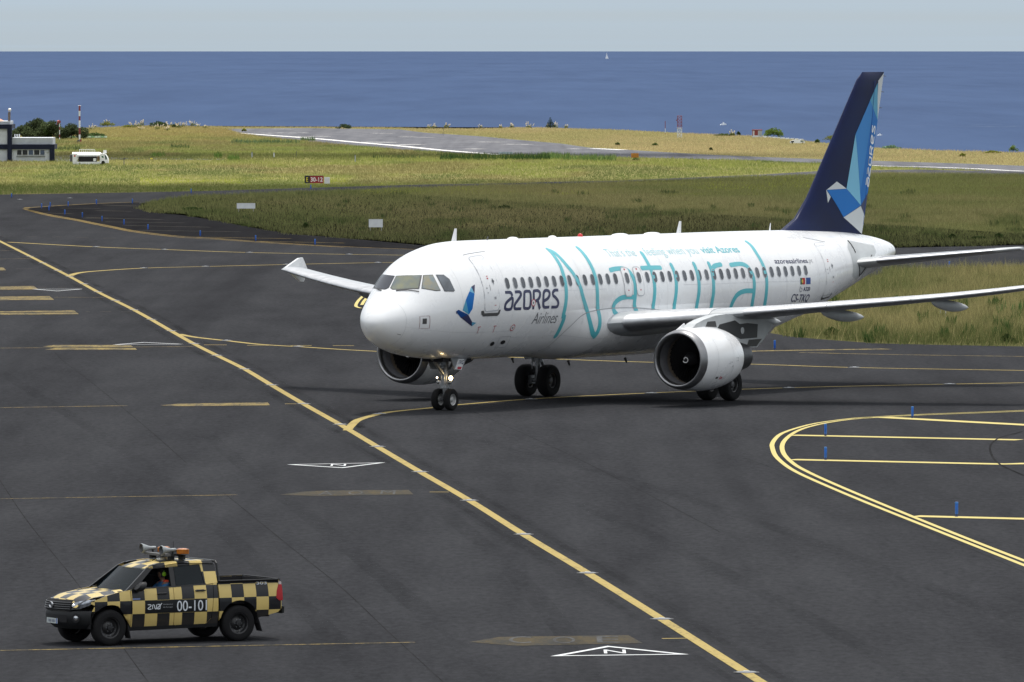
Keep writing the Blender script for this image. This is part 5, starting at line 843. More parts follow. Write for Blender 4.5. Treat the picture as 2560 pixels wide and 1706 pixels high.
# pillars and window frames follow the tumblehome
shell('a_pillar',[(1.30,1.155),(1.46,1.19),(1.66,1.295),(2.02,1.60),(2.16,1.655),(2.05,1.685),(1.90,1.625)],M_TB,truck,.05,.004)
shell('roof_rail',[(1.90,1.625),(2.02,1.60),(2.16,1.652),(3.30,1.672),(3.47,1.60),(3.52,1.66),(3.46,1.745),(2.5,1.735),(2.15,1.70)],M_CH,truck,.05,.004)
shell('b_pillar',[(2.40,1.20),(2.51,1.20),(2.53,1.66),(2.42,1.66)],M_TB,truck,.04,.003); shell('c_pillar',[(3.21,1.24),(3.52,1.265),(3.52,1.66),(3.47,1.61),(3.30,1.678),(3.17,1.675)],M_CH,truck,.04,.003)
shell('window_trim',[(1.62,1.185),(2.41,1.20),(2.41,1.225),(1.62,1.21)],M_PL,truck,.04,.004); shell('window_trim',[(2.50,1.203),(3.24,1.235),(3.24,1.26),(2.50,1.228)],M_PL,truck,.04,.004)
shell('rear_door_glass',[(2.53,1.225),(3.225,1.255),(3.19,1.665),(2.545,1.655)],M_GLS,truck,.006,-.012)
shell('front_door_glass',[(1.66,1.205),(2.40,1.225),(2.42,1.655),(2.12,1.642)],M_GLS,truck,.006,-.012,sides=(1,))
shell('quarter_bar',[(1.66,1.2),(1.70,1.2),(1.74,1.37),(1.72,1.37)],M_PL,truck,.03,.002)
def wsf(u,v): 
    x=1.24+u*.58+.12*abs(v)**2*(1-.25*u); hw=.765-.10*u; z=1.13+u*.485-.012*abs(v)**2; return (x,v*hw,z)
surf('windscreen',wsf,[i/6 for i in range(7)],[i/8-1 for i in range(17)],M_GLS,truck)
def rwf(u,v): return (3.515-.03*u,v*(.74-.10*u),1.26+.40*u)
surf('rear_window',rwf,[0,1],[-1,-.5,0,.5,1],M_GLS,truck)
surf('cab_back',lambda u,v:(3.505,v*.86,.45+.81*u),[0,1],[-1,0,1],M_TB,truck)
mb=MB(); mb.box((1.30,0,1.125),(.16,1.42,.03)); mb.build('scuttle',M_PL,truck)
for y in (-.35,.25): mb=MB(); mb.tube((1.30,y,1.155),(1.36,y+.55,1.185),.012,n=6); mb.build('wiper',M_PL,truck)
# front end
def ring_front(z,x0,hw,depth): # plan outline of the nose at a height
    return [(x0+.06+depth*(.35*abs(v)**2+.65*abs(v)**4),v*hw,z) for v in [i/12-1 for i in range(25)]]
mb=MB(); mb.loft([ring_front(.36,.12,.74,.40),ring_front(.42,.06,.82,.44),ring_front(.47,-.01,.86,.46),ring_front(.60,-.05,.88,.46),ring_front(.70,-.05,.885,.46),ring_front(.745,-.02,.88,.46),ring_front(.75,.10,.86,.40)],close=False,cap0=False,cap1=False); bum=mb.build('front_bumper',M_PL,truck,45)
mb=MB(); mb.box((.42,0,.60),(.3,1.3,.28)); mb.build('radiator_support',M_INT,truck)
mb=MB(); mb.loft([[(x_-.02+.03,v*.50,z) for v in (-1,-.6,0,.6,1)] for x_,z in ((-.055,.50),(-.062,.655))],close=False,cap0=False,cap1=False); mb.build('bumper_intake',M_BLK,truck) if False else None
mb=MB()
for i in range(9):
    v=i/4-1
mb=MB(); mb.loft([[(.004+.46*(.35*abs(v*.58)**2+.65*abs(v*.58)**4),v*.50,z) for v in [i/6-1 for i in range(13)]] for z in (.50,.66)],close=False,cap0=False,cap1=False); mb.build('lower_intake',M_BLK,truck)
mb=MB(); mb.box((-.012,-.02,.525),(.012,.50,.11)); npl=mb.build('number_plate',mat('plate_white',(.42,.46,.46),.5),truck); mb=MB(); mb.box((-.0128,-.245,.525),(.012,.04,.108)); mb.build('plate_band',mat('plate_blue',(.02,.06,.30),.5),npl)
for i in range(7):                                     # plate characters, too small to read: plain strokes
    mb=MB(); mb.box((-.019,.17-.055*i-.01,.525),(.002,.028 if i%3 else .012,.06)); mb.build('plate_character',M_INK,npl)
mb=MB(); mb.loft([[(.0+.30*abs(v*.72)**2.4+dx,v*.60,z) for v in [i/8-1 for i in range(17)]] for dx,z in ((.01,.75),(.0,.80),(.03,.93),(.08,.985))],close=False,cap0=False,cap1=False); gr=mb.build('grille',M_BLK,truck)
for z,dx in ((.79,-.012),(.835,-.006),(.88,.004),(.925,.018)): mb=MB(); mb.path([(.0+.30*abs(v*.72)**2.4+dx,v*.58,z) for v in [i/6-1 for i in range(13)]],.012,6); mb.build('grille_bar',mat('grille_grey',(.045,.047,.05),.4),gr)
mb=MB(); mb.path([(-.028,.085*math.cos(t),.862+.062*math.sin(t)) for t in [i*.3307 for i in range(20)]],.010,6); mb.path([(-.030,.045*math.cos(t),.872+.05*math.sin(t)) for t in [i*.5236 for i in range(13)]],.009,6); mb.path([(-.030,.03*math.cos(t),.862+.062*math.sin(t)) for t in [i*.5236 for i in range(13)]],.008,6); mb.build('front_emblem',M_CHR,gr)
M_HL=mat('headlight_lens',(.62,.66,.74),.12,.7,var=.6,vs=9,var2=(.10,.11,.13))
for sg in (-1,1):
    pts=[(.155,.47),(.20,.58),(.315,.70),(.50,.785),(.66,.815)]
    lo=[.79,.775,.79,.86,.955]; hi=[.87,.915,.955,.985,.985]
    mb=MB(); mb.loft([[(x-.03,sg*y,z0),(x-.045,sg*(y+.012),(z0+z1)/2),(x-.02,sg*(y),z1),(x+.1,sg*(y-.1),z1),(x+.1,sg*(y-.1),z0)] for (x,y),z0,z1 in zip(pts,lo,hi)]); hl=mb.build('headlight',M_HL,truck,40)
    mb=MB(); mb.lathe([(0,.055),(.02,.045),(.03,.002)],(.19,sg*.60,.845),(-.85,-.5*-sg,0),14); mb.build('headlight_lens',M_CHR,hl)
    mb=MB(); mb.lathe([(0,.055),(.012,.05),(.02,.002)],(.212,sg*.69,.60),(-.8,sg*.55,0),14); mb.build('fog_light',M_CHR,truck); mb=MB(); mb.lathe([(0,.10),(.006,.10),(.007,.056)],(.212,sg*.69,.60),(-.8,sg*.55,0),14); mb.build('fog_light_surround',M_BLK,truck)
    # mirrors
    mb=MB(); mb.loft([[(1.60+dx+.05*b,sg*(.98+.11*a),1.20+.105*b*k+.04) for a,b in [(math.cos(q),math.sin(q)) for q in [i*math.pi/5 for i in range(10)]]] for dx,k in ((-.08,.55),(-.03,.95),(.05,1.0),(.08,.9))]); mi_=mb.build('wing_mirror',M_PL,truck,50); mb=MB(); mb.tube((1.60,sg*.86,1.17),(1.60,sg*.95,1.21),.03); mb.build('mirror_arm',M_PL,mi_)
    # tail light
    mb=MB(); mb.loft([[(x0_,sg*(ys(4.9,z)+.008),z),(5.06,sg*(ys(5.0,z)+.004),z),(5.09,sg*.78,z),(4.95,sg*.74,z)] for x0_,z in ((4.97,.85),(4.90,.91),(4.92,1.06),(4.98,1.19))]); tl=mb.build('tail_light',mat('tail_red',(.30,.004,.008),.3,spec=.3,coat=.1),truck,40)
    mb=MB(); mb.loft([[(4.985,sg*(ys(4.9,z)+.010),z),(5.05,sg*(ys(5.0,z)+.008),z),(5.08,sg*.80,z),(4.97,sg*.76,z)] for z in (1.195,1.24)]); mb.build('tail_light_lens',mat('tail_clear',(.30,.24,.24),.3),tl)
    for x,z,sl_ in ((1.34,.30,.06),(4.46,.36,.10)): mb=MB(); mb.loft([[(x+sl_*0,sg*.64,z+.13),(x,sg*.90,z+.13),(x+.02,sg*.90,z+.13),(x+.02,sg*.64,z+.13)],[(x+sl_,sg*.66,z-.16),(x+sl_,sg*.89,z-.16),(x+sl_+.02,sg*.89,z-.16),(x+sl_+.02,sg*.66,z-.16)]]); mb.build('mud_flap',M_BLK,truck)
# bed
mb=MB(); mb.box((4.27,0,.82),(1.44,1.62,.04)); mb.box((3.56,0,1.05),(.05,1.66,.48)); mb.box((4.27,-.80,1.06),(1.44,.09,.46)); mb.box((4.27,.80,1.06),(1.44,.09,.46)); mb.box((4.965,0,1.06),(.03,1.60,.46)); mb.build('bed_liner',M_BLK,truck)
def tg(u,v): return (5.03+.02*math.sin(math.pi*u),v*.80,.72+.58*u)
mb=MB(); mb.box((5.01,0,1.0),(.06,1.54,.58)); mb.build('tailgate',M_CH,truck)
for sg in (-1,1): mb=MB(); mb.box((4.27,sg*.845,1.30),(1.46,.12,.020)); mb.build('bed_rail_cap',M_BLK,truck)
mb=MB(); mb.box((5.01,0,1.305),(.08,1.56,.020)); mb.build('bed_rail_cap',M_BLK,truck)
mb=MB(); mb.loft([[(5.10,v*.80,.56),(5.24-.10*abs(v)**4,v*.82,.57),(5.25-.10*abs(v)**4,v*.82,.71),(5.10,v*.80,.72)] for v in [i/6-1 for i in range(13)]]); mb.build('rear_bumper',M_PL,truck,40)
mb=MB()
for sg in (-1,1): mb.tube((3.57,sg*.80,1.30),(3.57,sg*.70,1.66),.024); mb.tube((3.57,sg*.70,1.66),(3.57,sg*.62,1.72),.024)
mb.tube((3.57,-.62,1.72),(3.57,.62,1.72),.024); mb.build('roll_bar',M_TB,truck)
mb=MB(); mb.box((2.5,0,.42),(3.9,1.3,.16)); mb.box((2.5,0,.55),(1.9,1.62,.12)); mb.box((1.0,0,.62),(1.5,1.2,.3)); mb.box((4.2,0,.62),(1.4,1.2,.26)); mb.tube((FX,-.7,WR),(FX,.7,WR),.05); mb.tube((RX,-.7,WR),(RX,.7,WR),.07); mb.build('chassis',M_BLK,truck)
for sg in (-1,1):
    for cx in (FX,RX): mb=MB(); P_=[(cx+.462*math.cos(R(a_)),.415+.462*math.sin(R(a_))) for a_ in range(-6,187,8)]; mb.loft([[(q[0],sg*y_,q[1]) for q in P_] for y_ in (.87,.45)],close=False,cap0=False,cap1=False); mb.build('wheel_well',M_BLK,truck)
def twheel(cx,sg):
    c=(cx,sg*.775,WR); h=.13; t=MB().lathe([(-h*.7,.225),(-h*.95,.235),(-h,.30),(-h*.93,.355),(-h*.7,.382),(0,.385),(h*.7,.382),(h*.93,.355),(h,.30),(h*.95,.235),(h*.7,.225)],c,(0,1,0),40).build('wheel',M_TY,truck,50)
    mb=MB(); mb.lathe([(h*.82,.228),(h*.75,.205),(h*.25,.185),(h*.15,.15),(h*.45,.10),(h*.55,.065),(h*.75,.055),(h*.78,.002)],c,(0,sg,0),28); mb.build('rim',mat('black_steel_rim',(.02,.02,.022),.4,.3),t,40)
    mb=MB()
    for i in range(6): q=i*math.pi/3; mb.tube((c[0]+.085*math.cos(q),c[1]+sg*h*.50,c[2]+.085*math.sin(q)),(c[0]+.085*math.cos(q),c[1]+sg*h*.60,c[2]+.085*math.sin(q)),.011,n=6)
    o=mb.build('wheel_nut',M_CHR,t); o['kind']='stuff'
    for i in range(10): q=i*math.pi/5; mb=MB(); mb.tube((c[0]+.168*math.cos(q),c[1]+sg*h*.205,c[2]+.168*math.sin(q)),(c[0]+.168*math.cos(q),c[1]+sg*h*.225,c[2]+.168*math.sin(q)),.017,n=8); mb.build('rim_hole',M_BLK if i not in (7,8) or sg>0 else M_CHR,t)
for cx in (FX,RX):
    for sg in (-1,1): twheel(cx,sg)
# roof gear
mb=MB()
for y in (-.42,.42): mb.box((2.62,y,1.80),(.12,.1,.09)); mb.box((2.88,y,1.80),(.12,.1,.09))
mb.box((2.62,0,1.845),(.05,1.1,.035)); mb.box((2.88,0,1.845),(.05,1.1,.035)); mb.build('roof_rack',M_PL,truck)
mb=MB(); mb.box((2.50,0,1.865),(.14,1.02,.05)); mb.build('rack_front_bar',mat('bar_grey',(.10,.10,.10),.5),truck)
mb=MB(); mb.box((2.80,-.16,1.93),(.22,1.06,.09),taper=.9); lb=mb.build('light_bar',mat('light_bar_black',(.02,.02,.022),.3),truck,20)
M_AMB=mat('amber_lens',(.46,.15,.008),.25,coat=.2,var=.5,vs=12,var2=(.26,.075,.006))
for y in (-.62,.26): mb=MB(); mb.loft([[(2.80+.125*a,y+.11*b,z) for a,b in [(math.cos(q)*abs(math.cos(q))**-.4 if abs(math.cos(q))>.01 else 0,math.sin(q)*abs(math.sin(q))**-.4 if abs(math.sin(q))>.01 else 0) for q in [i*math.pi/8 for i in range(16)]]] for z in (1.895,1.90,1.99)]+[[(2.80+.08*math.cos(i*math.pi/8),y+.08*math.sin(i*math.pi/8),2.01) for i in range(16)]]); mb.build('amber_light',M_AMB,lb,40)
M_HRN=mat('horn_grey',(.24,.26,.27),.4)
for y in (-.50,.42):
    hn=MB().lathe([(0,.095),(.01,.103),(.025,.10),(.10,.075),(.17,.05),(.24,.034),(.26,.038),(.34,.038),(.345,.002)],(2.34,y,1.975),(1,0,0),24).build('loudspeaker_horn',M_HRN,truck,40)
    MB().lathe([(0,.095),(.05,.066),(.09,.044),(.10,.002)],(2.34,y,1.975),(1,0,0),24).build('horn_mouth',mat('horn_dark',(.05,.05,.055),.6),hn,40)
    mb=MB(); mb.tube((2.62,y,1.87),(2.62,y,1.96),.02); mb.build('horn_bracket',M_PL,hn)
    MB().lathe([(0,.03),(.05,.06),(.06,.002)],(2.37,y,1.975),(1,0,0),16).build('horn_plug',mat('horn_light',(.34,.36,.37),.5),hn,40)
mb=MB(); mb.tube((2.16,-.45,1.755),(2.42,-.45,1.91),.010,.006,n=6); mb.build('aerial',M_PL,truck); mb=MB(); mb.tube((2.95,.1,1.8),(2.95,.1,2.12),.008,.005,n=6); mb.build('aerial',M_PL,truck)
# side lettering
def ttext(s,x,z,wd,h,m,bold=0,name='truck_lettering',off=.006,shear=0):
    bm=text_bm(s,1,bold); x0,x1,y0,y1=bm_ext(bm); slice_bm(bm,None,.3)
    for v in bm.verts: a=x+(v.co.x-x0)/(x1-x0)*wd; b=z+(v.co.y-y0)/(y1-y0)*h; v.co=(a+shear*(b-z),-(ys(a,b)+off),b)
    return bm_obj(name,bm,m,truck)
shell('door_number_panel',[(1.74,.665),(3.23,.665),(3.23,.938),(1.74,.938)],M_TB,truck,.001,.003,sides=(-1,))
ttext('00-101',2.50,.69,.72,.225,M_LGT,.004); ttext('Aeroportos',2.17,.83,.23,.03,M_MG,0); ttext('de Portugal',2.17,.77,.22,.03,M_MG,0); [shell('script_mark',[(1.45+.026*i,.965),(1.47+.026*i,.965),(1.47+.026*i,.995),(1.45+.026*i,.995)],mat('pale_blue_script',(.16,.22,.42),.5),truck,.001,.005,sides=(-1,)) for i in range(7)]
def tstroke(strokes,wd,m,name='truck_emblem'):
    bm=bmesh.new()
    for s in strokes:
        P=[Vector(p) for p in s]; v,f=ribbon(smooth_path(P,.02) if len(P)>3 else P,wd); vs=[bm.verts.new((q.x,-(ys(q.x,q.y)+.007),q.y)) for q in v]
        for q in f: bm.faces.new([vs[i] for i in q])
    return bm_obj(name,bm,m,truck)
for st in ([[(1.80,.85),(1.86,.85),(1.88,.835),(1.87,.815),(1.82,.785),(1.805,.765),(1.82,.755),(1.885,.755)]],[[(1.915,.755),(1.915,.835),(1.935,.85)],[(1.935,.85),(1.955,.835),(1.975,.765)],[(1.975,.765),(1.99,.755),(2.01,.77),(2.01,.85)]],[[(2.03,.85),(2.08,.85),(2.095,.835),(2.05,.79),(2.03,.765),(2.045,.755),(2.10,.76)],[(2.09,.77),(2.10,.83),(2.14,.875)]]): tstroke(st,.018,M_LGT)
ttext('303',4.45,1.20,.25,.062,M_LGT,.012,'bed_number')
# cabin furniture
def seat(x,y): mb=MB(); mb.loft([[(x,y-.24,.78),(x+.5,y-.24,.74),(x+.5,y+.24,.74),(x,y+.24,.78)],[(x,y-.24,.90),(x+.5,y-.24,.86),(x+.5,y+.24,.86),(x,y+.24,.90)]]); mb.loft([[(x+.42,y-.22,.86),(x+.56,y-.22,.86),(x+.56,y+.22,.86),(x+.42,y+.22,.86)],[(x+.62,y-.20,1.40),(x+.70,y-.20,1.40),(x+.70,y+.20,1.40),(x+.62,y+.20,1.40)]]); mb.box((x+.70,y,1.50),(.09,.24,.15)); mb.build('seat',M_INT,truck)
for y in (-.38,.38): seat(1.92,y)
mb=MB(); mb.box((3.0,0,.85),(.45,1.2,.16)); mb.box((3.26,0,1.12),(.12,1.2,.5)); mb.build('rear_bench',M_INT,truck)
mb=MB(); mb.loft([[(1.38,v*.78,.95),(1.36,v*.78,1.13),(1.68,v*.78,1.15),(1.72,v*.78,.95)] for v in (-1,1)]); mb.build('dashboard',M_INT,truck)
mb=MB(); mb.path([(1.78+.07*math.sin(t),-.38+.19*math.cos(t),1.14+.17*math.sin(t)) for t in [i*.3142 for i in range(21)]],.016,6); mb.tube((1.60,-.38,1.06),(1.78,-.38,1.14),.03); mb.build('steering_wheel',M_INT,truck)
mb=MB(); mb.box((1.95,0,1.60),(.02,.2,.06)); mb.build('rear_view_mirror',M_PL,truck)
mb=MB(); mb.box((2.45,0,.70),(1.8,1.66,.03)); mb.build('cab_floor',M_INT,truck)
# the driver
M_SK=mat('skin',(.22,.12,.08),.55); M_SHIRT=mat('blue_shirt',(.02,.10,.24),.8); M_VEST=mat('orange_vest',(.75,.07,.02),.6); M_HAIR=mat('dark_hair',(.012,.010,.009),.8); M_LIME=mat('lime_ear_defender',(.30,.62,.02),.45)
def skin_mesh(name,nodes,edges,m,par,sub=2):
    me=bpy.data.meshes.new(name); me.from_pydata([n[:3] for n in nodes],edges,[]); o=bpy.data.objects.new(name,me); C.objects.link(o)
    sk=o.modifiers.new('s','SKIN'); sk.use_smooth_shade=True; sb=o.modifiers.new('b','SUBSURF'); sb.levels=sub; sb.render_levels=sub
    for i,n in enumerate(nodes): me.skin_vertices[0].data[i].radius=(n[3],n[3] if len(n)<5 else n[4]); me.skin_vertices[0].data[i].use_root=(i==0)
    bpy.context.view_layer.update(); nm=bpy.data.meshes.new_from_object(o.evaluated_get(bpy.context.evaluated_depsgraph_get())); bpy.data.objects.remove(o); nm.materials.clear(); nm.materials.append(m); nm.polygons.foreach_set('use_smooth',[True]*len(nm.polygons)); q=bpy.data.objects.new(name,nm); return link(q,par)
dy=-.40
drv=thing('person',truck.location+Vector((.03*ca_,.03*sa_,-.075)),TYAW,'driver in blue shirt, orange vest and lime ear defenders at the pickup wheel','person')
nd=[(2.30,dy,.95,.13),(2.36,dy,1.12,.13),(2.41,dy,1.28,.135),(2.42,dy,1.36,.075),(2.40,dy,1.42,.052),(2.385,dy,1.47,.062),(2.37,dy,1.53,.088),(2.375,dy,1.59,.082),(2.385,dy,1.635,.05),
 (2.41,dy-.17,1.325,.065),(2.24,dy-.21,1.15,.05),(2.02,dy-.20,1.155,.042),(1.87,dy-.14,1.19,.03),
 (2.41,dy+.17,1.325,.065),(2.24,dy+.21,1.15,.05),(2.02,dy+.20,1.155,.042),(1.87,dy+.15,1.19,.03),
 (2.26,dy-.10,.94,.085),(1.85,dy-.12,.97,.07),(1.68,dy-.12,.72,.05),(2.26,dy+.10,.94,.085),(1.85,dy+.12,.97,.07),(1.68,dy+.12,.72,.05),(2.30,dy,1.515,.03)]
ed=[(0,1),(1,2),(2,3),(3,4),(4,5),(5,6),(6,7),(7,8),(2,9),(9,10),(10,11),(11,12),(2,13),(13,14),(14,15),(15,16),(0,17),(17,18),(18,19),(0,20),(20,21),(21,22),(6,23)]
skin_mesh('body',nd,ed,M_SK,drv)
skin_mesh('shirt',[(2.30,dy,.97,.14),(2.36,dy,1.12,.145),(2.41,dy,1.275,.148),(2.42,dy,1.355,.085),(2.41,dy-.17,1.325,.078),(2.27,dy-.205,1.18,.062),(2.41,dy+.17,1.325,.078),(2.27,dy+.205,1.18,.062)],[(0,1),(1,2),(2,3),(2,4),(4,5),(2,6),(6,7)],M_SHIRT,drv)
skin_mesh('vest',[(2.40,dy,1.10,.135),(2.45,dy,1.25,.145),(2.45,dy,1.355,.10),(2.44,dy-.13,1.375,.05),(2.44,dy+.13,1.375,.05)],[(0,1),(1,2),(2,3),(2,4)],M_VEST,drv)
skin_mesh('hair',[(2.40,dy,1.60,.105),(2.42,dy,1.53,.095),(2.385,dy,1.65,.085),(2.335,dy,1.645,.055)],[(0,1),(0,2),(2,3)],M_HAIR,drv)
mb=MB(); 
for sg in (-1,1): mb.lathe([(0,.045),(.03,.048),(.045,.03),(.046,.002)],(2.385,dy+sg*.075,1.54),(0,sg,0),16)
mb.path([(2.385,dy+.10*math.cos(t),1.56+.115*math.sin(t)) for t in [i*math.pi/10 for i in range(11)]],.012,6); mb.build('ear_defenders',M_LIME,drv,40)
for sg in (-1,1):
    bx_,by_,bz_=1.87,dy+(-.14 if sg<0 else .15),1.19
    for k in range(4): P=[(bx_,by_+.018*(k-1.5),bz_+.01),(bx_-.05,by_+.018*(k-1.5),bz_+.02),(bx_-.075,by_+.018*(k-1.5),bz_-.005),(bx_-.06,by_+.018*(k-1.5),bz_-.03)]; MB().path(P,.0095,6).build('finger',M_SK,drv)
    MB().path([(bx_+.02,by_-sg*.03,bz_),(bx_-.02,by_-sg*.05,bz_-.015),(bx_-.05,by_-sg*.04,bz_-.02)],.011,6).build('thumb',M_SK,drv)
# ------------------------------------------------------------------ airfield furniture and background
def copy_tree(o,loc,label,rz=None):
    c=o.copy(); C.objects.link(c); c.location=loc; c['label']=label
    if rz is not None: c.rotation_euler=(0,0,rz)
    for ch in o.children:
        d=ch.copy(); C.objects.link(d); d.parent=c
    return c
ORD=['first','second','third','fourth','fifth','sixth','seventh','eighth','ninth','tenth','eleventh','twelfth','thirteenth','fourteenth','fifteenth','sixteenth','seventeenth','eighteenth','nineteenth','twentieth','twenty-first','twenty-second','twenty-third']
# blue edge markers
M_BL=mat('blue_marker_plastic',(.010,.12,.58),.4,var=.25,vs=8); M_BD=mat('blue_marker_foot',(.006,.022,.10),.6)
mk0=None
def marker(u,v,label):
    global mk0
    p=g(u,v)
    if mk0 is None:
        mk0=thing('edge_marker',p,0,label,'marker','blue taxiway edge markers')
        MB().lathe([(.07,.034),(.09,.043),(.34,.043),(.355,.043)],(0,0,0),(0,0,1),14).build('post',M_BL,mk0,40)
        MB().lathe([(0,.045),(.01,.045),(.03,.028),(.08,.026)],(0,0,0),(0,0,1),14).build('foot',M_BD,mk0,40)
        MB().lathe([(.352,.045),(.395,.045),(.402,.034),(.403,.001)],(0,0,0),(0,0,1),14).build('cap',mat('blue_marker_cap',(.03,.16,.50),.4),mk0,40); return mk0
    return copy_tree(mk0,p,label)
NEARM=[((2281,1046),'blue edge marker standing on the uppermost yellow bar of the hatched corner'),((2063.8,1090.7),'blue edge marker on the second yellow bar, near its rounded end'),((2063.8,1150.5),'blue edge marker on the third yellow bar, near its rounded end'),((2391.4,1292.4),'blue edge marker on the lowest yellow bar of the hatched corner'),((1936.8,875),'blue edge marker just behind the engine exhaust, by the yellow wedge'),((2373,671),'blue edge marker under the tailplane, at the grass island tip')]
for (u,v),l in NEARM: marker(u,v,l)
UP=[(104,521.7),(125.6,518.5),(170.5,517),(241,512),(331,510)]; LOW=[(122.5,528),(162,538),(206,544.7),(255,554.4),(310,563.4),(370,575.6),(500.7,591.7),(639,603.8),(787.6,613.7)]; FARM=[(29,495.5),(478,484),(777,473.7)]
for i,q in enumerate(UP): marker(*q,'blue edge marker, %s from the left along the upper line of the dark shoulder'%ORD[i])
for i,q in enumerate(LOW): marker(*q,'blue edge marker, %s from the left along the lower double line of the dark shoulder'%ORD[i])
for i,q in enumerate(FARM): marker(*q,'blue edge marker, %s from the left along the far edge of the distant taxiway'%ORD[i])
# inset centre line lights
M_PLT=mat('light_fitting_steel',(.20,.21,.22),.5,.4,var=.3,vs=12); M_PLD=mat('light_fitting_ring',(.05,.05,.05),.7); M_PLW=mat('light_fitting_lens',(.50,.51,.53),.3)
il0=None
def inset(u,v,label,k=1):
    global il0
    p=g(u,v); p.z=.014
    if il0 is None:
        il0=thing('inset_light',p,0,label,'pavement light','centre line lights let into the pavement')
        MB().lathe([(0,.27),(.006,.26),(.008,.001)],(0,0,0),(0,0,1),24).build('surround',M_PLD,il0)
        MB().lathe([(.006,.21),(.018,.18),(.020,.001)],(0,0,0),(0,0,1),24).build('casing',M_PLT,il0,30)
        MB().box((0,-.06,.022),(.14,.10,.016)).build('lens',M_PLW,il0); MB().box((0,.09,.022),(.10,.05,.012)).build('window',M_PLW,il0); return il0
    return copy_tree(il0,p,label)
ML=[(75.5,642),(107,658.5),(145,677.5),(175,692.6),(210,711),(245,731),(289,752.5),(335,776),(379,800),(428,828.5),(485.5,860.5),(542,890),(611,924),(679,964),(759,1011),(851,1062.5),(944,1118),(1050,1181.2),(1173,1252.6),(1309,1337.5),(1469,1434.3),(1654.5,1549.4),(1866,1682.7)]
for i,q in enumerate(ML[::-1]): inset(*q,'inset light on the long diagonal yellow line, %s up from the bottom of the picture'%ORD[i])
for nm,ls in (('upper thin yellow line on the left',[(241,618),(412,624.5),(624,632),(873,636.7)]),('thin yellow line passing the far wing tip',[(359,671),(514,667),(716,662),(945,657.3)]),('yellow line that runs behind the nose',[(566,852.5),(746.6,867.5),(2136,919.8)]),('curved yellow line under the airliner',[(950,1036),(1327,999.5),(1629,984),(1973,971),(2374,961.5)]),('distant taxiway on the left',[(50,499.5),(175,496)])):
    for i,q in enumerate(ls): inset(*q,'inset light on the %s, %s from the left'%(nm,ORD[i]))
# boards and signs
M_BW=mat('board_white',(.62,.64,.66),.5,var=.1,vs=3); M_BK=mat('sign_black',(.012,.013,.014),.4); M_SR=mat('sign_red',(.24,.012,.016),.4); M_SW=mat('sign_white_face',(.75,.75,.75),.4); M_SY=mat('sign_yellow',(.65,.52,.03),.4); M_POST=mat('galvanised_post',(.30,.31,.32),.5,.5)
def board(name,u0,u1,v0,v1,th,m,label,cat,legs=2,frame=None,up=0):
    Y=g((u0+u1)/2,v1,up).y; a=at(u0,v0,Y); b=at(u1,v1,Y); w_=b.x-a.x; h=a.z-max(b.z,0); t=thing(name,((a.x+b.x)/2,Y,0),0,label,cat); h=a.z; lift=max(up-.03,min(.08,h*.2))
    MB().box((0,0,lift+(h-lift)/2),(w_,th,h-lift)).build('panel',m,t)
    for i in range(legs): x=(i/(max(legs-1,1))-.5)*w_*.8; MB().box((x,0,lift/2),(.05,.05,lift)).build('leg',M_POST,t)
    if frame: MB().box((0,-.002,h+.008),(w_+.02,th+.02,.016)).build('frame',frame,t)
    return t,w_,h,lift
board('marker_board',592,638,508.8,520.8,.06,M_BW,'wide low white board lying farther left in the dark grass island','board',2,M_BW,.30); board('marker_board',922,957,549,567.5,.06,M_BW,'smaller squarer white board in the dark grass just left of the cockpit','board',2,M_BW,.30)
t,w_,h,lf=board('taxiway_sign',761.5,809,440,457.5,.25,M_SR,'black and red taxiway sign reading E 30-12 on the far meadow','sign',3,None,.18)
yb=-.13; bw=w_*.285; MB().box((-w_/2+bw/2,0,lf+(h-lf)/2),(bw,.256,h-lf+.004)).build('location_panel',M_BK,t); MB().box((0,0,h+.01),(w_+.03,.27,.02)).build('frame',M_BK,t)
def stext(s,x,wd,z,hh,m,par,y,bold=.01):
    bm=text_bm(s,1,bold); x0,x1,y0,y1=bm_ext(bm)
    for v in bm.verts: v.co=(x+(v.co.x-x0)/(x1-x0)*wd,y,z+(v.co.y-y0)/(y1-y0)*hh)
    return bm_obj('lettering',bm,m,par)
stext('E',-w_/2+bw*.32,bw*.34,lf+(h-lf)*.18,(h-lf)*.62,M_SY,t,-.1295,.015); stext('30-12',-w_/2+bw*1.12,w_-bw*1.3,lf+(h-lf)*.2,(h-lf)*.6,M_SW,t,-.1265,.012)
board('sign_box',811,824.5,443.5,458.5,.4,M_BW,'plain white box beside the right end of the red sign','box',2,None,.12)
board('distance_board',1578,1596.6,383.5,394.2,.12,mat('orange_board',(.42,.17,.012),.5,var=.4,vs=5),'small orange board at the runway edge beside the reeds','board',2,None,.3)
board('marker_board',1247,1282,380.2,386.8,.05,mat('pale_grey_board',(.30,.36,.38),.5),'pale grey low board at the runway edge above the reeds','board',2)
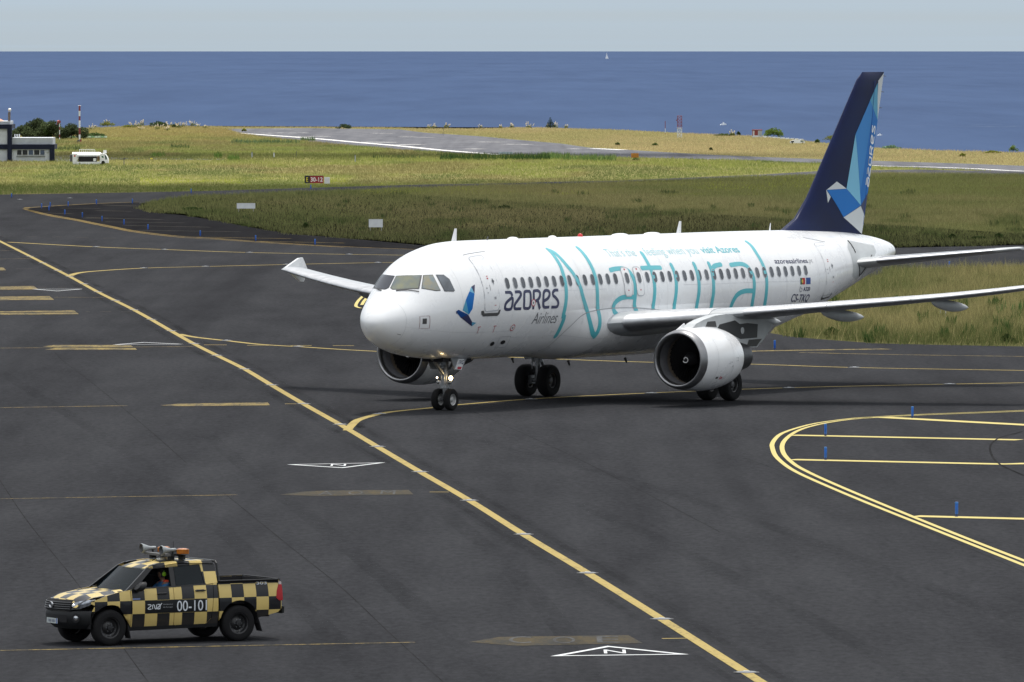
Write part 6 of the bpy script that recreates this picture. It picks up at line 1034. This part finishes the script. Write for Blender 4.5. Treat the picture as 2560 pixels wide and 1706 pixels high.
# low building on the left
def box_at(par,name,m,u0,u1,v0,v1,Y,y0,y1,org):
    a=at(u0,v0,Y); b=at(u1,v1,Y); return MB().box(((a.x+b.x)/2-org.x,(y0+y1)/2,(a.z+b.z)/2),(b.x-a.x,y1-y0,a.z-b.z)).build(name,m,par)
YB=g(80,404).y; ob=g(80,404); bl=thing('service_building',ob,0,'low white building with dark blue framing and a taller block at the left edge','building')
M_WB=mat('white_render',(.42,.45,.48),.8,var=.12,vs=1.5); M_NB=mat('navy_trim',(.006,.010,.026),.7,spec=.2,var=.2,vs=2); M_GF=mat('grey_fascia',(.33,.36,.40),.8,var=.15,vs=2); M_WIN=mat('building_glass',(.010,.012,.018),.15)
box_at(bl,'wall',M_WB,29,130,373,404.5,YB,0,6,ob); box_at(bl,'beam',M_NB,30,136.4,361.4,373.6,YB,-.18,6.1,ob); box_at(bl,'fascia',M_GF,30,131.5,344.8,361.5,YB,.1,6,ob); box_at(bl,'column',M_NB,124,136.4,373.5,404.5,YB,-.22,.35,ob); box_at(bl,'column',M_NB,18.5,30,311.5,404.5,YB,-.25,.4,ob)
box_at(bl,'wall',M_WB,-150,18.6,322,404.5,YB,.02,7,ob); box_at(bl,'beam',M_NB,-150,29.5,311.6,322.6,YB,-.2,7.1,ob); box_at(bl,'beam',M_NB,-150,18.6,361.4,373.6,YB,-.15,.1,ob); box_at(bl,'parapet',M_GF,-150,25,303.5,311.7,YB,.1,6.8,ob)
a=at(-150,303.5,YB)-ob; b=at(22,303.5,YB)-ob; c=at(0,295,YB)-ob; MB().loft([[(a.x,.3,a.z),(a.x,3.4,c.z),(a.x,6.6,a.z)],[(b.x-.9,.3,b.z),(b.x-1.4,3.4,c.z),(b.x-.9,6.6,b.z)]]).build('roof',mat('clay_roof',(.36,.16,.10),.8,var=.3,vs=3),bl)
ch=box_at(bl,'chimney',mat('brown_chimney',(.11,.085,.075),.8),19,25,281,303.6,YB,.8,1.1,ob); cp=at(23,276,YB)-ob; MB().lathe([(-.16,.10),(-.05,.17),(.1,.17),(.2,.08),(.22,.001)],(cp.x,.95,cp.z),(0,0,1),14).build('chimney_cowl',mat('cowl_pale',(.45,.45,.44),.6),ch,40)
for i,(u0,u1) in enumerate(((42.7,54.2),(56.1,68.9),(71.4,82.9),(85.4,98.8),(100.7,111.6))):
    wf=box_at(bl,'window',mat('window_frame_white',(.55,.57,.58),.6),u0-.9,u1+.9,374.6,388.4,YB,-.05,.06,ob)
    box_at(wf,'pane',M_WIN if i in (0,1,3) else mat('blue_blind',(.035,.055,.10),.4),u0,u1,375.4,387.6,YB,-.07,.02,ob)
box_at(bl,'sill',M_DK,41,113,390.8,391.9,YB,-.12,.02,ob); box_at(bl,'wall_light',M_GF,116.5,121,375,380.5,YB,-.1,.02,ob)
for u in (32,37.5,43): box_at(bl,'roof_vent',M_BW,u,u+2.6,336.5,345,YB,3.0,3.3,ob)
# fuel tanker
YT=g(222,411.5).y; ot=g(222,411.5); tk=thing('fuel_tanker',ot,0,'small white fuel tanker lorry parked beside the low building','lorry'); Q=lambda u,v:at(u,v,YT)-ot
M_TW=mat('tanker_white',(.66,.68,.69),.4,var=.1,vs=4)
a,b=Q(181,382),Q(251,393); zc=(Q(0,381).z+Q(0,398).z)/2; hz=(Q(0,381).z-Q(0,398).z)/2
MB().loft([[(x,.55*math.cos(q),zc+hz*math.sin(q)*k) for q in [i*math.pi/10 for i in range(20)]] for x,k in ((a.x,.8),(a.x+.04,1),(b.x-.04,1),(b.x+.1,.75))]).build('tank',M_TW,tk,40)
box_at(tk,'rear_cabinet',M_DK,175.5,182,387,404.5,YT,-.6,.6,ot); box_at(tk,'side_cabinet',M_TW,182,194,384,405,YT,-.66,-.45,ot); box_at(tk,'pump_bay',M_BLK,197,242,391.5,405,YT,-.62,.62,ot); box_at(tk,'skirt',M_TW,182,249.5,404.8,411,YT,-.66,.66,ot); box_at(tk,'hose_reel',mat('reel_brown',(.12,.07,.03),.7),244,249,391,402,YT,-.64,-.3,ot); box_at(tk,'control_box',M_BW,234,241,396,403.5,YT,-.68,-.5,ot)
MB().lathe([(0,.10),(.02,.10),(.021,.001)],(Q(187.5,390).x,-.661,Q(187,390).z),(0,-1,0),16).build('round_emblem',mat('emblem_red',(.38,.06,.05),.5),tk)
cb=MB().loft([[(x,-.62,z) for x,z in p]+[] for p in ()]) if False else None
prof=[(250.5,409),(250.5,385.5),(256,383),(265,386),(269.5,394),(271.6,400),(271.4,408)]; pr=[(Q(u,v).x,Q(u,v).z) for u,v in prof]; MB().loft([[(x,-.62,z) for x,z in pr],[(x,.62,z) for x,z in pr]]).build('cab',M_TW,tk,30)
pw=[(262,388.5),(265.5,389),(268.8,397.5),(264.5,400)]; pr=[(Q(u,v).x,Q(u,v).z) for u,v in pw]; MB().loft([[(x,-.628,z) for x,z in pr],[(x,-.60,z) for x,z in pr]]).build('cab_window',mat('tanker_glass',(.02,.05,.05),.2),tk); pw=[(254,390),(259,390),(260,395),(256,394.5)]; pr=[(Q(u,v).x,Q(u,v).z) for u,v in pw]; MB().loft([[(x,-.628,z) for x,z in pr],[(x,-.60,z) for x,z in pr]]).build('cab_emblem',mat('emblem_green',(.02,.12,.07),.5),tk)
box_at(tk,'roof_beacon',M_BW,258.5,266.5,376,383.5,YT,-.2,.2,ot); box_at(tk,'cab_step',M_BLK,251,264,408,411.5,YT,-.55,.55,ot)
mb=MB(); z0,z1=Q(0,374).z,Q(0,382).z
for i in range(9): x=Q(198+4.8*i,0).x; mb.tube((x,-.3,z1-.05),(x,-.3,z0),.012,n=5); mb.tube((x,.3,z1-.05),(x,.3,z0),.012,n=5)
for y in (-.3,.3): mb.tube((Q(198,0).x,y,z0),(Q(236.5,0).x,y,z0),.014,n=5)
mb.build('walkway_rail',M_BW,tk); mb=MB(); mb.tube((Q(187,0).x,-.68,Q(0,407).z),(Q(193.5,0).x,-.68,Q(0,388).z),.018,n=5); mb.tube((Q(191,0).x,-.68,Q(0,407).z),(Q(197.5,0).x,-.68,Q(0,388).z),.018,n=5); mb.build('ladder',M_BW,tk)
for u in (190,199,258): MB().lathe([(-.12,.16),(-.12,.2),(.12,.2),(.12,.16),(.12,.01)],(Q(u,0).x,-.5,.20),(0,-1,0),18).build('wheel',M_TY,tk,40)
# masts
M_MR=mat('mast_red',(.20,.028,.028),.6,var=.2,vs=6); M_MW=mat('mast_white',(.62,.64,.66),.6,var=.1,vs=6)
def mast(u,v0,v1,r,bands,label,name='striped_mast',lattice=False):
    p=g(u,v1); H=at(u,v0,p.y).z; t=thing(name,p,0,label,'mast'); n=len(bands)
    for i,(f0,f1,c) in enumerate(bands):
        z0,z1=H*f0,H*f1; m=M_MR if c=='r' else M_MW
        if not lattice: MB().tube((0,0,z0),(0,0,z1-.002),r,n=12).build('mast_section',m,t)
        else:
            mb=MB()
            for sx in (-1,1):
                for sy in (-1,1): mb.tube((sx*r,sy*r,z0),(sx*r,sy*r,z1),.035,n=6)
            k=max(2,int((z1-z0)/.42))
            for j in range(k):
                a,b=z0+(z1-z0)*j/k,z0+(z1-z0)*(j+1)/k
                for s in (-1,1): mb.tube((-r,s*r,a),(r,s*r,b),.025,n=5); mb.tube((r,s*r,a),(-r,s*r,b),.025,n=5); mb.tube((s*r,-r,a),(s*r,r,b),.025,n=5); mb.tube((-r,s*r,b),(r,s*r,b),.025,n=5)
            mb.build('mast_section',m,t)
    return t,H
t,H=mast(199,265,357,.12,[(.10,.22,'w'),(.22,.40,'r'),(.40,.60,'w'),(.60,.72,'r'),(.72,.86,'w'),(.86,1.0,'r')],'tall red and white striped mast standing right of the tree clump'); MB().tube((-.22,0,H+.02),(.2,0,H+.02),.02,n=6).build('cross_arm',M_MW,t); MB().box((-.16,0,.18),(.3,.3,.36)).build('cabinet',M_DK,t); MB().box((.14,-.05,.28),(.22,.2,.30)).build('cabinet',M_MR,t); MB().box((.0,0,.25),(.16,.16,.5)).build('plinth',M_MW,t)
t,H=mast(149,305,351,.055,[(0,.15,'w'),(.15,.32,'r'),(.32,.56,'w'),(.56,.72,'r'),(.72,1,'w')],'short striped pole with a red drum on top in front of the trees')
MB().lathe([(-.16,.02),(-.16,.22),(.16,.22),(.16,.02)],(-.10,0,H),(.8,-.6,0),18).build('drum',M_MR,t,40); MB().lathe([(0,.17),(.012,.17),(.013,.10)],(-.235,.0,H),(.8,-.6,0),16).build('drum_face',M_MW,t); MB().box((-.34,0,H-.32),(.16,.12,.16)).build('beacon_box',M_MR,t)
t,H=mast(1699,290,345,.30,[(0,.42,'w'),(.42,1.0,'r')],'square red and white lattice tower on the dry grass beyond the runway','lattice_tower',True); MB().box((-.42,0,H*.8),(.16,.16,.14)).build('antenna_box',M_MR,t); MB().box((0,0,H*.45),(.75,.7,.05)).build('platform',M_MW,t)
mast(1663,303,337,.045,[(0,.12,'r'),(.12,.45,'w'),(.45,1,'r')],'thin red and white pole just left of the lattice tower')
# shed, barrier, vehicle beyond the runway
oS=g(1893,344); YS=oS.y; sh_=thing('equipment_shed',oS,0,'small red and white equipment shed on the skyline beside a round bush','shed')
box_at(sh_,'wall',M_BW,1881,1905,326.5,344.2,YS,0,1.4,oS); box_at(sh_,'roof',M_MR,1880,1906,324.5,326.8,YS,-.06,1.46,oS); box_at(sh_,'panel',M_MR,1886,1895,327.2,339,YS,-.02,.03,oS); box_at(sh_,'panel',M_MR,1880.8,1883,327.2,340,YS,-.02,.03,oS); box_at(sh_,'panel',M_GF,1896,1904.5,328,341,YS,-.02,.03,oS); box_at(sh_,'plinth',M_BW,1880,1900,340,344.4,YS,-.03,.2,oS)
ob_=g(1960,349); wl=thing('white_barrier',ob_,0,'long low white barrier running right from the shed on the skyline','barrier')
for i in range(9):
    u=1912+11.4*i; v=344.5+.85*i; p=g(u,v)-ob_; MB().box((p.x,p.y,.10),(.58,.3,.20),taper=.85).build('barrier_block',M_BW,wl)
oc=g(1994,359.5); cr=thing('parked_car',oc,0,'tiny white car parked on the dry grass left of the tail fin','car'); Qc=lambda u,v:at(u,v,oc.y)-oc
pr=[(1975,358.5),(1974.5,353.5),(1981,352),(1986,350.2),(2002,350),(2008,352.5),(2012,354.5),(2012.6,358.5)]; pp=[(Qc(u,v).x,max(Qc(u,v).z,.05)) for u,v in pr]; MB().loft([[(x,-.4,z) for x,z in pp],[(x,.4,z) for x,z in pp]]).build('body',mat('car_white',(.7,.71,.72),.3,coat=.3),cr,30)
pr=[(1976,356.5),(1976.5,353.4),(1984,352),(1985,355.8)]; pp=[(Qc(u,v).x,Qc(u,v).z) for u,v in pr]; MB().loft([[(x,-.408,z) for x,z in pp],[(x,-.39,z) for x,z in pp]]).build('window',M_WIN,cr); pr=[(2001,351.5),(2006,352),(2010,355),(2001,355)]; pp=[(Qc(u,v).x,Qc(u,v).z) for u,v in pr]; MB().loft([[(x,-.408,z) for x,z in pp],[(x,-.39,z) for x,z in pp]]).build('window',mat('car_glass_green',(.05,.09,.08),.2),cr)
for u in (1981,2006): MB().lathe([(-.05,.07),(-.05,.09),(.05,.09),(.05,.01)],(Qc(u,0).x,-.36,.09),(0,-1,0),14).build('wheel',M_TY,cr)
og=g(213,347.5); br=thing('road_barrier',og,0,'long pale green and white barrier behind the striped mast','barrier')
for i in range(14): u=160+8*i; p=g(u,347.5)-og; MB().box((p.x,0,.28),(.40,.10,.24)).build('barrier_panel',mat('barrier_pale' if i%3 else 'barrier_green',(.50,.60,.46) if i%3 else (.22,.40,.22),.5),br); MB().box((p.x-.2,0,.1),(.05,.05,.2)).build('barrier_post',M_POST,br)
for (u,v0,v1,wd,m,l) in ((630,380,394,.16,M_GF,'dark and grey marker post on the meadow, left of the pair'),(685,382.5,394,.14,M_BW,'pale marker post on the meadow, right of the pair'),(741,378,392,.06,M_DK,'thin dark stake on the meadow right of the pale posts'),(888,387,405.5,.12,M_GF,'grey marker post on the meadow above the red sign'),(1108,318,341,.04,M_DK,'thin dark stake beside the runway edge'),(2351,777,791,.035,M_BW,'shorter white stake in the grass under the wing fairing'),(2364,777,797,.05,M_BW,'taller white stake in the grass under the wing fairing')):
    p=g(u,v1); H=at(u,v0,p.y).z; t=thing('marker_post',p,0,l,'post','posts and stakes in the grass'); MB().box((0,0,H*.46),(wd,wd,H*.92),taper=.9).build('stake',m,t); MB().box((0,0,H*.95),(wd*1.25,wd*1.25,H*.08)).build('cap',M_DK if m is M_GF else m,t)
p=g(310,414); H=at(310,395,p.y).z; t=thing('approach_light',p,0,'dark T-shaped light post right of the tanker','post'); MB().tube((0,0,0),(0,0,H*.75),.035,n=8).build('post',M_BD,t); MB().loft([[(-.5,-.06,H*.78),(-.5,.06,H*.78),(-.5,.06,H*.84),(-.5,-.06,H*.84)],[(.02,-.08,H*.76),(.02,.08,H*.76),(.02,.08,H*.92),(.02,-.08,H*.92)]]).build('arm',M_DK,t); MB().box((.08,0,H*.88),(.16,.16,H*.24)).build('lamp_head',M_DK,t)
p=g(379,399); t=thing('junction_box',p,0,'small yellow box on the kerb of the service road','box'); MB().box((0,0,.07),(.36,.2,.14),taper=.7).build('housing',M_SY,t); MB().box((0,0,.145),(.2,.14,.02)).build('lid',M_SY,t)
# trees, shrubs, pampas
M_LF=bpy.data.materials.new('leaves'); M_LF.use_nodes=True; _t=M_LF.node_tree; _t.nodes.remove(_t.nodes['Principled BSDF']); _a=N(_t,'ShaderNodeVertexColor'); _a.layer_name='tint'; _d=N(_t,'ShaderNodeBsdfDiffuse'); _r=N(_t,'ShaderNodeBsdfTranslucent'); _x=N(_t,'ShaderNodeMixShader'); _x.inputs[0].default_value=.3
_t.links.new(_a.outputs[0],_d.inputs[0]); _t.links.new(_a.outputs[0],_r.inputs[0]); _t.links.new(_d.outputs[0],_x.inputs[1]); _t.links.new(_r.outputs[0],_x.inputs[2]); _t.links.new(_x.outputs[0],_t.nodes['Material Output'].inputs[0])
M_BARK=mat('bark',(.06,.045,.032),.9,var=.4,vs=5)
def leaf_mesh(name,P,sz,col,par):
    n=len(P); a=NR.normal(0,1,(n,3)); a/=np.linalg.norm(a,axis=1)[:,None]; b=np.cross(a,NR.normal(0,1,(n,3))); b/=np.linalg.norm(b,axis=1)[:,None]; s=(sz*NR.uniform(.6,1.4,n))[:,None]
    V=np.stack([P-a*s,P+b*s*.55,P+a*s,P-b*s*.55],1).astype(np.float32); me=bpy.data.meshes.new(name); me.vertices.add(4*n); me.vertices.foreach_set('co',V.ravel()); me.loops.add(4*n); me.loops.foreach_set('vertex_index',np.arange(4*n,dtype=np.int32)); me.polygons.add(n); me.polygons.foreach_set('loop_start',np.arange(0,4*n,4,dtype=np.int32)); me.update()
    at_=me.color_attributes.new('tint','FLOAT_COLOR','POINT'); cc=np.ones((n,4,4),np.float32); cc[:,:,:3]=np.clip(col,.004,.7)[:,None,:]; at_.data.foreach_set('color',cc.ravel()); me.materials.append(M_LF); return link(bpy.data.objects.new(name,me),par)
def shrub(u,v,wpx,hpx,col,label,cat='bush',name='shrub',n=1500,shape='dome',group=None,lf=None):
    p=g(u,v); k=1/ppm(p.y); W_,H=wpx*k/2,hpx*k; t=thing(name,p,0,label,cat,group); mb=MB(); mb.tube((0,0,-.05),(W_*.04,0,H*.4),max(.03,H*.04),max(.015,H*.02),8)
    lumps=[]
    if shape=='dome':
        for i in range(9):
            q=rng.uniform(0,6.283); r_=math.sqrt(rng.random())*W_*.68; z=H*(.30+.45*rng.random()*(1-(r_/W_)**2)); lumps.append((r_*math.cos(q),r_*math.sin(q),z,W_*rng.uniform(.28,.45),H*rng.uniform(.20,.30)))
        lumps.append((0,0,H*.74,W_*.38,H*.25)); lumps+=[(s*W_*.62,0,H*.24,W_*.36,H*.24) for s in (-1,1)]
    elif shape=='cone':
        for i in range(7): z=H*(.15+.13*i); lumps.append((0,0,z,W_*(1-i/7.4),H*.045))
    for l in lumps[:6]: mb.tube((W_*.02,0,H*.25),(l[0]*.8,l[1]*.8,l[2]),max(.02,H*.018),.008,6)
    mb.build('trunk',M_BARK,t); Pn=[];Cn=[]
    for (x,y,z,rx,rz) in lumps:
        m_=max(30,int(n*rx*rx/sum(l[3]**2 for l in lumps))); d=NR.normal(0,1,(m_,3)); d/=np.linalg.norm(d,axis=1)[:,None]; r_=NR.uniform(.45,1.08,m_)**.6; q=np.stack([x+d[:,0]*rx*r_,y+d[:,1]*rx*r_,z+d[:,2]*rz*r_],1); Pn.append(q); Cn.append(np.asarray(col)[None,:]*NR.uniform(.55,1.45,(m_,1))*(1+.25*rng.uniform(-1,1)))
    Pn=np.concatenate(Pn); Cn=np.concatenate(Cn); k2=Pn[:,2]>.02; leaf_mesh('crown',Pn[k2],lf or max(.07,W_*.07),Cn[k2],t); return t
CG,CG2=(.042,.055,.028),(.055,.072,.034)
DG,MGc,LGc,OLc=(.030,.048,.016),(.050,.080,.022),(.095,.140,.030),(.13,.14,.028)
shrub(94,346,78,52,CG,'tallest dark tree with a pointed top in the clump behind the building','tree','tree',7000,lf=.10); shrub(134,347,92,46,CG2,'rounded dark green tree in the middle of the clump behind the building','tree','tree',7000,lf=.10); shrub(58,347,84,34,CG2,'low spreading tree at the left end of the clump, next to the blue column','tree','tree',7000,lf=.10); shrub(178,348,84,40,CG,'rounded dark tree at the right end of the clump, behind the striped mast','tree','tree',7000,lf=.10); shrub(112,347,40,30,(.04,.07,.02),'small green bush in front of the clump of trees'); shrub(238,347,60,15,(.055,.085,.03),'low grey green bush right of the striped mast')
shrub(396,318.5,46,16,DG,'dark wide bush on the skyline among the pale plumes',n=900); shrub(441,320.5,26,13,DG,'smaller dark bush on the skyline right of the wide one',n=600); shrub(859,322.5,42,13,(.035,.05,.025),'dark oblong bush at the far end of the runway',n=900)
shrub(1376,321,26,27,(.025,.042,.024),'dark conical conifer on the skyline beyond the runway','tree','conifer_tree',1100,'cone'); shrub(1934,344,52,25,LGc,'round bright green bush beside the red and white shed',n=1300)
for i,(u,v,w_,h,c,l) in enumerate(((1544,364,13,8,MGc,'small green bush on the dry grass, left of the lattice tower'),(1638,365,16,8,MGc,'green bush on the dry grass below the thin pole'),(1777,376.5,9,8,DG,'tiny dark bush on the dry grass below the shed'),(1846,339.5,12,11,DG,'dark bush on the skyline left of the shed'),(1812,341,55,7,(.06,.075,.025),'long low dark hedge on the skyline left of the shed'),(2043,359,14,11,MGc,'small bush on the skyline just left of the fin'),(2406,393,18,11,OLc,'olive bush on the verge right of the fin'),(2534,380,26,18,LGc,'tall leafy plant on the skyline at the right edge'),(2480,384,50,8,OLc,'yellow green low hedge on the skyline near the right edge'),(2230,373,52,10,(.10,.16,.09),'pale green scrub on the skyline right of the fin'),(2075,352,40,14,OLc,'yellow green bush half hidden behind the fin'),(2380.5,598,24,13,DG,'dark bush low on the brown island, left of three'),(2446,600,44,9,DG,'wide dark bush low on the brown island, middle of three'),(2496,598,26,14,DG,'dark bush low on the brown island, right of three'),(764,572,20,15,DG,'dark bush at the lower edge of the brown island'),(1263,524,44,11,(.035,.05,.02),'dark scrub patch in the middle of the brown island'),(480,527,60,9,(.04,.065,.02),'green scrub on the left tip of the brown island'),(2520,856,40,20,DG,'dark green weeds at the lower edge of the near island, far right'),(2078,838,40,20,(.05,.085,.02),'green weeds at the lower left edge of the near island'),(1590,401,20,6,MGc,'small bush under the orange board'),(268,316,42,13,OLc,'yellow green bush on the skyline right of the striped mast'),(320,320,36,8,OLc,'olive bush on the skyline left of the pale plumes'),(610,329,14,8,OLc,'small olive bush at the near corner of the runway end'))):
    shrub(u,v,w_,h,c,l,n=420,group='bushes on the airfield')
PA=[(354,315),(344.5,319),(332,320),(392,317),(416.5,318),(428,317),(459.5,318),(481,317),(495,319),(512,321.5),(446,321.5),(392,325),(418,328),(352,326),(1116,320.5),(1084,322),(1073,322),(1201,321),(1252,321.5),(1279,321),(1322,321),(1371,320.5),(1387,320.8),(1416,321.5),(269,313),(228,325),(237,322),(1830,341)]
pa0=None; PLUM=(.62,.55,.43)
for i,(u,v) in enumerate(PA):
    if i<14: l='pale pampas plume plant on the left skyline, %s of that group'%ORD[i]
    elif i<24: l='pale pampas plume plant on the skyline beyond the runway, %s from the left'%ORD[i-14]
    elif i<27: l='pale pampas plume plant right of the striped mast, %s of three'%ORD[i-24]
    else: l='pale pampas plume plant on the skyline left of the shed'
    p=g(u,v); t=thing('pampas_plant',p,rng.uniform(0,6),l,'plant','pampas plants along the cliff edge'); sc=rng.uniform(.75,1.25)
    Pn=[];Cn=[]
    n=NR.randint(5,9)
    for _ in range(n):
        x,y=NR.normal(0,.22,2)*sc; h=NR.uniform(.45,.85)*sc
        for j in range(16): f=j/15; Pn.append((x*(1+.3*f)+NR.normal(0,.02),y*(1+.3*f)+NR.normal(0,.02),h-.28*sc*(1-f)+NR.normal(0,.02))); Cn.append(np.array(PLUM)*NR.uniform(.75,1.15))
    leaf_mesh('plume',np.array(Pn),.07*sc,np.array(Cn),t)['kind']='stuff'
    m_=60; x=NR.normal(0,.2,m_)*sc; Pn=np.stack([x,NR.normal(0,.2,m_)*sc,NR.uniform(.02,.4,m_)*sc],1); leaf_mesh('leaves',Pn,.11*sc,np.array((.12,.13,.04))[None,:]*NR.uniform(.6,1.3,(m_,1)),t)
# boats
M_SAIL=mat('sail_white',(.82,.83,.84),.7); M_HULL=mat('hull_white',(.75,.77,.78),.4)
def sea_pt(u,v): d=ray(u,v); t=(-25-HC)/d[2]; return Vector((d[0]*t,t,-25))
p=sea_pt(1517,147.5); t=thing('sailboat',p,0,'tiny white sailboat just below the horizon','boat'); k=1/ppm(p.y)
MB().loft([[(x*k,-w_*k,0),(x*k,0,-.5*k),(x*k,w_*k,0),(x*k,w_*k,1.3*k),(x*k,-w_*k,1.3*k)] for x,w_ in ((-3.6,.3),(-2,1.2),(1.5,1.2),(4.6,.1))]).build('hull',M_HULL,t); MB().tube((0,0,0),(0,0,16*k),.12*k,n=6).build('mast',M_HULL,t); MB().loft([[(-.2*k,-.1*k,2*k),(-3.2*k,-.1*k,2*k),(-.2*k,-.1*k,15.5*k)],[(-.2*k,.1*k,2*k),(-3.2*k,.1*k,2*k),(-.2*k,.1*k,15.5*k)]]).build('mainsail',M_SAIL,t); MB().loft([[(.3*k,-.1*k,13*k),(.3*k,-.1*k,2*k),(4*k,-.1*k,1.8*k)],[(.3*k,.1*k,13*k),(.3*k,.1*k,2*k),(4*k,.1*k,1.8*k)]]).build('jib',M_SAIL,t)
for u,v,wp,l in ((1809,313,15,'small white motorboat with spray on the sea left of the shed'),(2200,339,11,'small white motorboat on the sea just right of the fin')):
    p=sea_pt(u,v); k=wp/15/ppm(p.y); t=thing('motorboat',p,0,l,'boat','motorboats on the sea')
    MB().loft([[(x*k,-w_*k,.2*k),(x*k,0,-.6*k),(x*k,w_*k,.2*k),(x*k,w_*k,3.2*k),(x*k,-w_*k,3.2*k)] for x,w_ in ((-6,2.2),(-2,2.6),(3,2.2),(7,.2))]).build('hull',M_HULL,t); MB().loft([[(x*k,-1.6*k,3*k),(x*k,1.6*k,3*k),(x*k*.8,1.4*k,z*k),(x*k*.8,-1.4*k,z*k)] for x,z in ((-2.5,7.5),(2.0,6.2))]).build('cabin',M_HULL,t)
    mb=MB()
    for j in range(12): q=rng.uniform(-8,3); mb.box((q*k,rng.uniform(-3,3)*k,rng.uniform(.2,1.6)*k),(2.4*k,2*k,1.6*k),rng.uniform(0,3),.4)
    o=mb.build('spray',M_SAIL,t); o['kind']='stuff'
